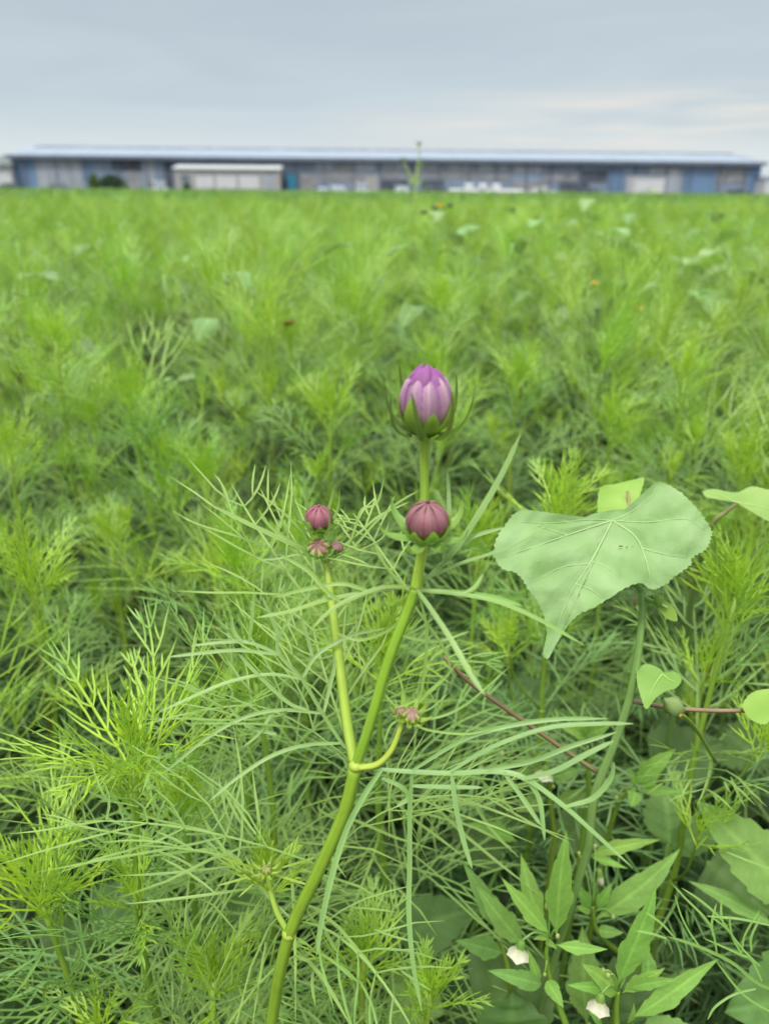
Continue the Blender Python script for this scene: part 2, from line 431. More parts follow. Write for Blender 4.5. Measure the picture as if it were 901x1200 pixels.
mroof = mat('roof_metal', (.19, .235, .29), .55, .0, .10, .25, stretch=(1, 3, 3))
mpale = mat('pale_sheet', (.25, .275, .31), .6, 0, .2, .8, stretch=(1, 1, .4))
mdark = mat('dark_opening', (.06, .07, .09), .8, 0, .4, .8)
mbrown = mat('brown_boards', (.19, .195, .205), .8, 0, .35, 1.2)
mblue = mat('blue_sheet', (.10, .17, .28), .55, 0, .2, .8, stretch=(1, 1, .4))
mteal = mat('teal_door', (.02, .16, .26), .5, 0, .15, 2)
mcream = mat('cream_wall', (.27, .27, .255), .75, 0, .10, 1.2)
mwhite = mat('white_sheet', (.42, .43, .44), .5, 0, .06, 1.5)
mglass = mat('window_glass', (.10, .13, .16), .12, 0, .2, .5, spec=.8)
mrub = mat('rubber', (.025, .025, .027), .8)
mgut = mat('gutter_metal', (.10, .12, .16), .5, 0, .2, .6)

wh = thing('warehouse', 'long low grey metal farm warehouse with a pale blue roof spanning the horizon', 'warehouse', A0)
def wpart(name, m, rects, dy0, dy1, parent=None, label=None):
    mb = MB()
    for (x0, x1, z0, z1) in rects: box(mb, x0, x1, dy0, dy1, z0, z1, T=FT)
    o = part(name, mb, m, wh, parent, smooth=False)
    if label: o['label'] = label
    return o
def rect(px0, py0, px1, py1):
    x0, z1 = fxz(px0, py0); x1, _ = fxz(px1, py0); _, z0 = fxz(px0, py1); return x0, x1, max(.02, z0), z1
DEP = 16.0
wpart('wall', mmetal, [(0, FL, 0, EZ)], 0, DEP)
RZ = EZ + 1.3
mb = MB()
for k in range(88):                      # standing seam roof sheets, slightly uneven
    x0, x1 = -.3 + (FL + .6) * k / 88, -.3 + (FL + .6) * (k + 1) / 88
    dz = rng.uniform(-.02, .02)
    hip0 = .5 if k == 0 else 0; hip1 = 2.2 if k == 87 else 0
    v = FT([[x0, -.7, EZ - .05 + dz], [x1, -.7, EZ - .05 + dz], [x1 - hip1, DEP / 2, RZ + dz], [x0 + hip0, DEP / 2, RZ + dz],
            [x1, DEP + .7, EZ - .05 + dz], [x0, DEP + .7, EZ - .05 + dz]])
    v2 = v.copy(); v2[:, 2] += .06
    mb.add(np.vstack([v, v2]), [(6, 7, 8, 9), (9, 8, 10, 11), (0, 3, 2, 1), (3, 5, 4, 2), (0, 1, 7, 6), (1, 2, 8, 7), (2, 4, 10, 8), (5, 3, 9, 11), (3, 0, 6, 9), (4, 5, 11, 10)], (1, 1, 1))
o = part('roof', mb, mroof, wh, smooth=False)
mb = MB(); box(mb, -.3, FL + .3, -.86, -.7, EZ - .42, EZ + .02, T=FT); part('gutter', mb, mgut, wh, smooth=False)
mb = MB(); box(mb, .8, FL - .8, DEP / 2 - .35, DEP / 2 + .35, RZ + .02, RZ + .22, T=FT); part('ridge_cap', mb, mpale, wh, o, smooth=False)
# posts along the front
for k in range(26):
    x = FL * (k + .5) / 26 + rng.uniform(-.3, .3)
    mb = MB(); box(mb, x - .12, x + .12, -.16, -.003, 0, EZ - .45, T=FT); part('post', mb, mgut, wh, smooth=False)
# the sheets, doors and openings one can tell apart (pixel rectangles turned into metres on the wall)
for px0, py0, px1, py1, m, nm in [
        (13, 184, 24, 222, mblue, 'panel'), (26, 184, 38, 222, mblue, 'panel'), (41, 184, 55, 222, mpale, 'panel'), (56, 184, 68, 222, mpale, 'panel'), (69, 184, 81, 222, mpale, 'panel'),
        (82, 184, 94, 222, mpale, 'panel'), (96, 190, 108, 212, mblue, 'panel'), (131, 186, 165, 200, mdark, 'opening'), (147, 201, 165, 222, mbrown, 'panel'),
        (168, 187, 180, 222, mpale, 'panel'), (182, 186, 190, 222, mmetal, 'panel'), (192, 190, 201, 222, mdark, 'opening'),
        (328, 202, 350, 224, mdark, 'opening'), (352, 186, 368, 200, mmetal, 'panel'), (370, 188, 390, 199, mpale, 'panel'), (392, 186, 414, 200, mbrown, 'panel'), (416, 188, 440, 200, mpale, 'panel'),
        (352, 203, 372, 224, mbrown, 'panel'), (374, 201, 408, 212, mbrown, 'panel'), (409, 202, 426, 224, mbrown, 'panel'), (428, 205, 443, 224, mcream, 'door'),
        (445, 189, 480, 199, mpale, 'window_strip'), (482, 189, 520, 199, mpale, 'window_strip'), (524, 190, 556, 200, mpale, 'window_strip'), (560, 190, 596, 200, mpale, 'window_strip'),
        (445, 201, 500, 209, mbrown, 'panel'), (503, 201, 560, 209, mbrown, 'panel'), (446, 211, 478, 226, mdark, 'opening'), (494, 211, 520, 226, mdark, 'opening'),
        (562, 203, 598, 211, mbrown, 'panel'), (602, 193, 634, 203, mpale, 'window_strip'), (638, 202, 676, 212, mbrown, 'panel'), (680, 200, 712, 213, mdark, 'opening'), (655, 214, 690, 228, mdark, 'opening'),
        (713, 197, 730, 228, mblue, 'panel'), (732, 195, 742, 228, mmetal, 'panel'), (783, 198, 800, 226, mpale, 'panel'), (803, 199, 838, 226, mblue, 'panel'), (840, 198, 876, 214, mbrown, 'panel'),
        (880, 194, 897, 228, mblue, 'panel'), (760, 196, 782, 204, mpale, 'window_strip'), (600, 213, 640, 228, mbrown, 'panel')]:
    x0, x1, z0, z1 = rect(px0, py0, px1, py1)
    x1 = min(x1, FL - .05); dy = -.05 - .004 * rng.integers(0, 6)
    f = wpart(nm, m, [(x0, x1, z0, min(z1, EZ - .5))], dy, -.003)
    if nm in ('window_strip', 'opening') and x1 - x0 > 2:
        n = max(2, int((x1 - x0) / 1.6)); mb = MB()
        for q in range(n + 1):
            xx = x0 + (x1 - x0) * q / n; box(mb, xx - .05, xx + .05, dy - .05, dy - .002, z0, min(z1, EZ - .5), T=FT)
        part('mullion', mb, mgut, wh, f, smooth=False)
x0, x1, z0, z1 = rect(336, 204, 348, 224); f = wpart('door', mteal, [(x0, x1, 0.02, z1)], -.16, -.06, label='teal door in a dark recess')
mb = MB(); box(mb, x0 + .1, x0 + .2, -.24, -.17, 1.0, 1.2, T=FT); part('handle', mb, mwhite, wh, f, smooth=False)

def block_building(name, label, px0, px1, pytop, off, depth, wallm, roofm, over=.25, pitch=.5, doors=()):
    x0, z1 = fxz(px0, pytop, off); x1, _ = fxz(px1, pytop, off)
    r_ = FT([[x0, -off, 0]])[0]; t = thing(name, label, 'building', r_)
    zr = z1 - pitch
    mb = MB(); box(mb, x0, x1, -off, -off + depth, 0, zr, T=FT); part('wall', mb, wallm, t, smooth=False)
    mb = MB()
    v = FT([[x0 - over, -off - over, zr + .002], [x1 + over, -off - over, zr + .002], [x1 + over, -off + depth, zr + pitch], [x0 - over, -off + depth, zr + pitch]])
    v2 = v + np.array([0, 0, .12]); mb.add(np.vstack([v, v2]), [(3, 2, 1, 0), (4, 5, 6, 7), (0, 1, 5, 4), (1, 2, 6, 5), (2, 3, 7, 6), (3, 0, 4, 7)], (1, 1, 1))
    part('roof', mb, roofm, t, smooth=False)
    for (a, b, ta, tb, m, nm) in doors:
        xa, za = fxz(a, ta, off); xb, _ = fxz(b, ta, off); _, zb = fxz(a, tb, off)
        mb = MB(); box(mb, xa, xb, -off - .06, -off - .003, max(.05, zb), min(za, zr - .1), T=FT); f = part(nm, mb, m, t, smooth=False)
        mb = MB(); box(mb, xa - .05, xb + .05, -off - .10, -off - .064, min(za, zr - .1), min(za, zr - .1) + .08, T=FT); part('frame', mb, mgut, t, f, smooth=False)
    return t
morange = mat('orange_sheet', (.65, .30, .10), .6)
block_building('shed', 'low cream prefab shed with white shutters in front of the warehouse', 204, 327, 193, 5.0, 4.0, mcream, mat('shed_roof', (.36, .38, .38), .7), doors=[
    (229, 250, 205, 221, mwhite, 'shutter'), (253, 277, 205, 221, mwhite, 'shutter'), (280, 303, 205, 221, mwhite, 'shutter'), (309, 322, 204, 226, mpale, 'door'),
    (212, 222, 206, 214, mglass, 'window')])
block_building('barn', 'dark roofed white walled barn cut by the left edge', -40, 9, 178, 1.5, 14, mwhite, mat('barn_roof', (.10, .12, .12), .8), over=.5, pitch=1.6)
block_building('container', 'plain white box container standing before the right part of the warehouse', 744, 780, 207, 6, 3, mwhite, mwhite, over=.03, pitch=.05, doors=[(746, 761, 209, 230, mwhite, 'door'), (763, 778, 209, 230, mwhite, 'door')])
block_building('outbuilding', 'small white outbuilding at the far right edge', 899, 960, 203, 3, 8, mwhite, mroof, over=.2, pitch=.6)

def car(label, px, py_base, off, heading, col, kindc='sedan', group='vehicles parked by the warehouse', sc=1.0):
    x, _ = fxz(px, 215, off); loc = FT([[x, -off, 0]])[0]
    t = thing('parked_car' if kindc != 'van' else 'parked_van', label, 'car' if kindc != 'van' else 'van', loc, group)
    t.rotation_euler = (0, 0, math.atan2(fd[1], fd[0]) + heading); t.scale = (sc,) * 3
    paint = mat('car_paint', tuple(c * .6 for c in col), .3, 0, .03, 1)
    Lh, Wh = 2.2, .86
    if kindc == 'sedan':
        low = [(-2.2, .35), (-2.2, .78), (-1.95, .92), (-1.3, .96), (1.0, .98), (2.0, .82), (2.2, .65), (2.2, .33)]
        cab = [(-1.45, .95), (-.95, 1.38), (-.2, 1.45), (.35, 1.42), (1.15, .97)]
    else:
        low = [(-2.0, .35), (-2.0, 1.0), (1.3, 1.02), (1.85, .95), (1.95, .6), (1.95, .33)]
        cab = [(-2.0, .99), (-1.95, 1.82), (-1.7, 1.9), (.9, 1.88), (1.6, 1.0)]
    def ext(prof, w0, w1):
        n = len(prof); v = [];
        for s in (-1, 1):
            for (a, b) in prof: v.append([a, s * (w0 if b < 1.0 else w1), b])
        f = [tuple(range(n)), tuple(range(n, 2 * n))[::-1]] + [(i, (i + 1) % n + 0, (i + 1) % n + n, i + n) for i in range(n)]
        return v, f
    mb = MB(); mb.add(*ext(low, Wh, Wh), (1, 1, 1)); b = obj('body', mb.mesh('body', smooth=False), paint, t)
    md = b.modifiers.new('b', 'BEVEL'); md.width = .05; md.segments = 2
    mb = MB(); mb.add(*ext(cab, Wh - .05, Wh - .17), (1, 1, 1)); c_ = obj('cabin', mb.mesh('cabin', smooth=False), paint, t)
    mb = MB()
    xa, xb = (-1.15, .85) if kindc == 'sedan' else (-1.7, 1.1)
    zt = 1.34 if kindc == 'sedan' else 1.72
    for s in (-1, 1):
        for (q0, q1) in ((xa, (xa + xb) / 2 - .05), ((xa + xb) / 2 + .05, xb)):
            box(mb, q0, q1 - .1, s * (Wh - .02) - .01, s * (Wh - .02) + .01, 1.02, zt - .03)
    obj('side_window', mb.mesh('side_window', smooth=False), mglass, t)
    mb = MB(); (x0c, z0c), (x1c, z1c) = (cab[-1], cab[-2])
    v = [[x0c + .02 - .05, -Wh + .15, z0c + .06], [x0c + .02 - .05, Wh - .15, z0c + .06], [x1c + .07, Wh - .24, z1c - .03], [x1c + .07, -Wh + .24, z1c - .03]]
    v = np.array(v); v2 = v + np.array([.03, 0, .03]); mb.add(np.vstack([v, v2]), [(4, 5, 6, 7), (3, 2, 1, 0), (0, 1, 5, 4), (1, 2, 6, 5), (2, 3, 7, 6), (3, 0, 4, 7)], (1, 1, 1))
    obj('windscreen', mb.mesh('windscreen', smooth=False), mglass, t)
    for sx in (-1.35, 1.35):
        for s in (-1, 1):
            mb = MB(); tube(mb, [[sx, s * (Wh - .16), .33], [sx, s * (Wh + .02), .33]], .33, (1, 1, 1), k=16)
            w_ = obj('wheel', mb.mesh('wheel', smooth=False), mrub, t)
            mb = MB(); tube(mb, [[sx, s * (Wh + .0), .33], [sx, s * (Wh + .035), .33]], .2, (1, 1, 1), k=12); obj('rim', mb.mesh('rim', smooth=False), mpale, t, ).parent = w_
    for s in (-1, 1):
        hx = low[-1][0]; mb = MB(); box(mb, hx - .03, hx + .025, s * .62 - .16, s * .62 + .16, .56, .7); obj('headlight', mb.mesh('headlight', smooth=False), mwhite, t)
    return t
car('small white car seen head on, leftmost of the white cars', 379, 224, 8, -math.pi / 2, (.75, .77, .8), sc=.85)
car('white car facing the field beside the small white car', 395, 224, 9, -math.pi / 2 + .2, (.72, .76, .82))
car('boxy white van facing the field right of the two white cars', 424, 224, 8, -math.pi / 2, (.85, .86, .87), 'van')
car('white car facing the field left of the tall lone cosmos stalk', 471, 225, 9, -math.pi / 2 - .1, (.78, .80, .84))
car('dark car parked right of the tall lone cosmos stalk', 512, 226, 7, .1, (.05, .055, .07))
car('long white car parked side on right of the white sacks', 638, 228, 9, 0.0, (.80, .81, .82))
car('dark blue car parked in the dark bay left of the blue panel', 690, 228, 6, .05, (.04, .05, .09))
car('dark car at the far right end of the warehouse', 866, 229, 7, 0.05, (.03, .035, .05))
car('grey car by the left pale panels', 70, 222, 6, .1, (.2, .22, .26))
car('dark car at the far left by the barn', 12, 222, 6, .4, (.05, .05, .06))
car('white kei van facing the field left of the cream shed', 186, 222, 8, -math.pi / 2 + .3, (.75, .78, .8), 'van')
# white bulk sacks
sack_me = []
for k in range(3):
    mb = MB(); g = np.random.default_rng(50 + k); v = []; f = []
    n = 14; lv = 8
    for i in range(lv):
        z = i / (lv - 1)
        for j in range(n):
            a = 2 * math.pi * j / n; q = (abs(math.cos(a)) ** 4 + abs(math.sin(a)) ** 4) ** (-.25)
            rr = .5 * q * (1 + .1 * math.sin(z * 3.1)) * (.35 + .65 * min(1, (1.06 - z) * 5) if z > .8 else 1) * (1 + g.normal(0, .02))
            v.append([rr * math.cos(a), rr * math.sin(a), z * .95])
    f = [(i * n + j, i * n + (j + 1) % n, (i + 1) * n + (j + 1) % n, (i + 1) * n + j) for i in range(lv - 1) for j in range(n)] + [tuple(range(n))[::-1], tuple((lv - 1) * n + j for j in range(n))]
    mb.add(v, f, (1, 1, 1)); me = mb.mesh('sack'); me.materials.append(mwhite); sack_me.append(me)
for k, px in enumerate([531, 539, 547, 554, 562, 570, 578, 586, 594, 602, 609, 550, 566, 582]):
    lvl = 1 if k > 10 else 0
    x, _ = fxz(px, 215, 8); o = obj('bulk_sack', sack_me[k % 3], None, None, FT([[x, -8 + rng.uniform(-.3, .3), lvl * .97]])[0])
    o.rotation_euler.z = rng.uniform(-.4, .4); o.scale = (1.1, 1.1, 1.25 if lvl == 0 else .9)
    o['label'] = ('white bulk sack in the lower row before the middle of the warehouse' if lvl == 0 else 'white bulk sack on top of the row before the warehouse')
    o['category'] = 'sack'; o['group'] = 'white bulk sacks, lower row' if lvl == 0 else 'white bulk sacks, top row'

# ------------------------------------------------------------------ clumpy far vegetation
def leafblob(mb, n, sx, sy, z0, z1, size, cols, g):
    """many small leaf faces through a volume"""
    for i in range(n):
        a = g.uniform(0, 6.28); r_ = math.sqrt(g.random()); z = g.uniform(0, 1)
        w = math.sin(math.pi * min(1, .25 + z * .72)) ** .6
        c = np.array([math.cos(a) * r_ * sx * w, math.sin(a) * r_ * sy * w, z0 + (z1 - z0) * z])
        d = nrm(g.normal(size=3)); e = nrm(np.cross(d, g.normal(size=3))); s = size * g.uniform(.6, 1.3)
        mb.add([c - d * s, c + e * s * .5, c + d * s, c - e * s * .5], [(0, 1, 2, 3)], cols[g.integers(len(cols))] * g.uniform(.8, 1.2))
def bush(label, px, off, w, h, base):
    x, _ = fxz(px, 215, off); loc = FT([[x, -off, 0]])[0]; g = np.random.default_rng(int(px))
    t = thing('bush', label, 'bush', loc); mb = MB()
    for k in range(5):
        a = k * 1.3; tube(mb, [[0, 0, 0], [math.cos(a) * w * .2, math.sin(a) * w * .2, h * .35], [math.cos(a) * w * .35, math.sin(a) * w * .3, h * .7]], [.08, .05, .02], (.1, .08, .05))
    obj('trunk', mb.mesh('trunk'), MSTEM, t)
    mb = MB(); base = np.array(base); leafblob(mb, 4200, w / 2, w / 2.2, .1, h, .13, [base, base * .7, base * 1.3], g)
    obj('crown', mb.mesh('crown'), MFIELD, t)
bush('rounded dark green bush before the left part of the warehouse', 131, 7, 4.3, 2.45, (.035, .075, .04))
bush('small green shrub beside the cream shed wall', 219, 9, 1.2, 1.5, (.04, .09, .04))
bush('pale green bush left of the dark bush', 111, 7.5, 1.4, 2.6, (.12, .2, .08))

# ------------------------------------------------------------------ HERO cosmos plant
gnd = P(318, 1200, .375); hero_loc = np.array([gnd[0] - .02, gnd[1] + .02, 0.0])
hero = thing('cosmos_plant', 'tall budding cosmos plant in the foreground carrying the large purple opening bud', 'cosmos plant', hero_loc)
def pl(pts, n=16): 
    s = spline(pts, n); return np.array([P(*q) for q in s])
def stem_part(pts, r, c0, c1, root, n=24, name='stem', label=None, parent=None, k=10, world_tail=None):
    p = pl(pts, n)
    if world_tail is not None: p = np.vstack([np.asarray(world_tail), p]) 
    mb = MB(); rr = np.interp(np.linspace(0, 1, len(p)), np.linspace(0, 1, len(r)), r)
    tube(mb, p, rr * .8, c0, c1, k=max(k, 12), ribs=.10); o = part(name, mb, MSTEM, root, parent)
    if label: o['label'] = label
    return o
SG = np.array([.225, .390, .035]); SY = np.array([.375, .500, .070])
tail = [hero_loc, lerp(hero_loc, gnd, .4), lerp(hero_loc, gnd, .75)]
stem_part([(318, 1200, .365), (330, 1130, .345), (345, 1080, .335), (376, 1015, .322), (404, 950, .312), (417, 898, .305)], [.0031, .0032, .0031, .0030], SG * .95, SG, hero, world_tail=tail)
stem_part([(416, 900, .305), (433, 850, .298), (455, 775, .290), (478, 715, .284), (487, 690, .281)], [.0024, .0022], SG, SG * 1.1, hero)
stem_part([(487, 690, .281), (493, 655, .279), (498, 622, .277)], [.0024, .0020], SG * 1.2, SY, hero, name='bud_stalk')
stem_part([(487, 690, .284), (494, 645, .284), (497, 580, .280), (497, 545, .276), (498, 508, .272)], [.0018, .0017, .0019, .0024], SG * 1.1, SY * .85, hero, name='bud_stalk')
stem_part([(415, 895, .305), (407, 850, .307), (398, 780, .308), (389, 710, .309), (382, 656, .310)], [.0026, .0024, .0016], SY, SY * .95, hero, name='side_stem', label='yellow green side stem carrying three small buds')
stem_part([(420, 900, .303), (442, 896, .300), (458, 880, .298), (468, 856, .297), (474, 838, .297)], [.0016, .0011], SY, SY, hero, name='side_stem', label='short curved side stem with a pair of tiny buds')
stem_part([(340, 1095, .338), (326, 1072, .338), (317, 1045, .338), (313, 1022, .338)], [.0017, .0012], SY * .9, SY, hero, name='side_stem', label='short low side shoot ending in a spiky green star')
# node swellings
mb = MB()
for q, r_ in ((P(417, 897, .304), .0036), (P(487, 690, .282), .0029), (P(339, 1094, .338), .0040), (P(382, 655, .310), .0026), (P(474, 838, .297), .0022)):
    ball(mb, q, r_ * .84, SY * .9, k=12, m=8, sq=(1, 1, .75))
part('node', mb, MSTEM, hero)

VUP = nrm(-fwd * .75 + np.array([0, 0, .65]))
GL = np.array([.255, .390, .125]); GM = np.array([.225, .370, .085]); GD = np.array([.11, .22, .06]); GY = np.array([.33, .49, .08])
def px_leaf(root, segs, c=GL, name='leaf', w=.0017, parent=None, label=None, keel=.22):
    mb = MB()
    for s in segs:
        ww = w
        pts = s
        if isinstance(s, tuple): pts, ww = s
        p = pl(pts, max(8, 4 * len(pts)))
        u = nrm(VUP + rng.normal(0, .22, 3))
        ribbon(mb, p, ww, u, jit(c, .05), jit(c * 1.05, .05), keel=keel)
    o = part(name, mb, MLEAF, root, parent)
    if label: o['label'] = label
    return o
# leaf from the main fork to the right
px_leaf(hero, [
    ([(428, 900, .302), (480, 904, .298), (530, 906, .294), (580, 904, .290), (615, 912, .287), (660, 944, .284), (695, 975, .282), (741, 1017, .280)], .0021),
    [(483, 903, .298), (540, 868, .296), (590, 852, .294), (650, 843, .292), (712, 842, .291)],
    [(528, 904, .294), (575, 876, .292), (640, 853, .290), (700, 848, .288), (742, 848, .287)],
    [(570, 902, .291), (620, 893, .288), (670, 874, .286), (722, 858, .285)],
    ([(612, 913, .287), (650, 903, .284), (690, 882, .282), (719, 868, .281)], .0021),
    ([(664, 945, .284), (695, 935, .281), (715, 912, .279), (719, 893, .278)], .0020),
    ([(618, 915, .287), (632, 938, .286), (638, 985, .284)], .0019),
    [(590, 905, .289), (612, 935, .286), (634, 968, .283)],
    ([(483, 905, .298), (480, 950, .300), (480, 1010, .300), (479, 1070, .298), (484, 1130, .296), (494, 1185, .294)], .0020),
    ([(529, 906, .294), (534, 945, .292), (543, 985, .290), (553, 1018, .288)], .0020),
    [(483, 921, .298), (520, 922, .298), (566, 923, .297)],
    [(448, 912, .302), (470, 922, .302), (478, 934, .303), (464, 946, .303)]], w=.0018)
# strap leaf down left from the main fork
px_leaf(hero, [([(447, 902, .300), (428, 930, .298), (405, 975, .296), (388, 1030, .294), (376, 1085, .293), (371, 1120, .292)], .0024)], c=GL * 1.02)
# leaf from the main fork to the upper left
z5 = lambda x, y, d=.30: (200 + x * .4, 660 + y * .4, d)
px_leaf(hero, [
    ([z5(520, 545, .305), z5(500, 525, .304), z5(445, 440, .302), z5(385, 340, .300), z5(320, 268, .299), z5(318, 215, .299), z5(365, 140, .298), z5(427, 60, .297)], .0015),
    [z5(500, 527, .304), z5(400, 532, .300), z5(300, 562, .296), z5(200, 625, .293), z5(110, 700, .290)],
    [z5(443, 440, .302), z5(330, 430, .299), z5(220, 450, .296), z5(110, 510, .293), z5(-20, 615, .290)],
    [z5(385, 340, .300), z5(290, 325, .298), z5(180, 345, .296), z5(90, 380, .294), z5(-30, 435, .292)],
    [z5(320, 268, .299), z5(200, 255, .297), z5(100, 262, .295), z5(-10, 275, .293)],
    [z5(320, 268, .299), z5(230, 232, .299), z5(150, 232, .300), z5(60, 242, .300)],
    [z5(385, 338, .300), z5(430, 268, .302), z5(520, 215, .304), z5(632, 190, .306)],
    [z5(415, 272, .302), z5(400, 215, .303), z5(380, 150, .304)],
    [z5(448, 440, .302), z5(462, 380, .304), z5(480, 300, .306), z5(480, 240, .307)],
    [z5(320, 220, .299), z5(300, 170, .299), z5(268, 98, .298)],
    [z5(230, 230, .299), z5(238, 170, .298), z5(245, 92, .297)],
    [z5(215, 235, .299), z5(185, 200, .299), z5(178, 150, .299)],
    [z5(400, 430, .301), z5(340, 405, .299), z5(240, 310, .297), z5(200, 265, .296)],
    [z5(340, 430, .299), z5(300, 440, .299), z5(260, 500, .297), z5(210, 540, .296)],
    [z5(310, 500, .298), z5(230, 480, .297), z5(170, 420, .296)]], w=.0015)
# leaf at the upper fork to the left, and its right hand twin
px_leaf(hero, [
    ([(486, 689, .281), (450, 688, .279), (415, 700, .277), (388, 715, .276), (366, 736, .275)], .0019),
    ([(474, 688, .281), (430, 694, .281), (385, 702, .282), (340, 716, .283), (300, 724, .284)], .0017),
    [(430, 692, .280), (400, 684, .280), (360, 690, .281), (320, 700, .283)],
    [(400, 706, .277), (380, 690, .277), (360, 668, .278), (328, 650, .279)]], c=GM)
px_leaf(hero, [
    ([(492, 692, .281), (530, 695, .279), (580, 704, .277), (630, 725, .275), (684, 756, .273)], .0018),
    [(495, 691, .281), (540, 694, .280), (580, 700, .280), (612, 710, .280)],
    [(540, 697, .279), (556, 688, .279), (566, 672, .280)]], c=GM * 1.02)
px_leaf(hero, [([(488, 690, .278), (505, 714, .265), (530, 752, .250), (550, 788, .240), (568, 815, .232)], .0023)], c=GL * 1.05, label='blurred strap leaf nearest to the lens')
px_leaf(hero, [([(494, 684, .282), (530, 648, .281), (562, 600, .280), (588, 555, .279), (610, 508, .278)], .0024),
    [(520, 660, .281), (524, 625, .283), (526, 590, .284), (524, 552, .285)],
    [(505, 676, .282), (540, 660, .283), (600, 640, .285), (640, 615, .287)],
    [(512, 668, .282), (548, 632, .284), (590, 618, .285)]], c=GL * .95)
px_leaf(hero, [
    [(483, 700, .283), (450, 660, .284), (438, 635, .285)],
    [(482, 705, .283), (500, 730, .284), (520, 760, .286), (530, 790, .287)],
    [(492, 700, .281), (500, 740, .283), (497, 790, .286), (490, 826, .289)],
    [(478, 720, .284), (452, 740, .287), (420, 750, .290), (392, 741, .292)],
    [(470, 745, .286), (510, 752, .288), (550, 740, .290)]], c=GM, w=.0012)
# thin leaves round the small bud cluster on the left stem
px_leaf(hero, [
    ([(380, 655, .309), (350, 641, .307), (320, 627, .306), (288, 612, .305), (247, 591, .304)], .0021),
    [(365, 636, .309), (345, 613, .309), (322, 592, .309), (299, 575, .309)],
    [(372, 648, .309), (345, 636, .309), (318, 618, .309), (302, 596, .309)],
    [(378, 654, .310), (350, 650, .309), (325, 655, .309), (304, 656, .309)],
    [(384, 654, .309), (404, 643, .308), (413, 628, .308), (423, 598, .308), (436, 593, .308), (444, 585, .308), (450, 560, .308)],
    [(388, 655, .309), (415, 640, .307), (440, 612, .306), (465, 590, .305), (492, 574, .304)],
    [(388, 652, .309), (420, 625, .309), (445, 604, .309), (480, 588, .310)],
    [(390, 657, .309), (425, 643, .308), (448, 630, .308), (456, 612, .308)],
    [(386, 660, .310), (402, 676, .311), (390, 700, .312)],
    [(383, 660, .309), (400, 690, .309), (412, 720, .310)]], c=GM, w=.0011)

def cone_axes(z):
    z = nrm(np.asarray(z, float)); x = nrm(np.cross([0, 1, 0], z)); y = np.cross(z, x); return np.stack([x, y, z], 1)

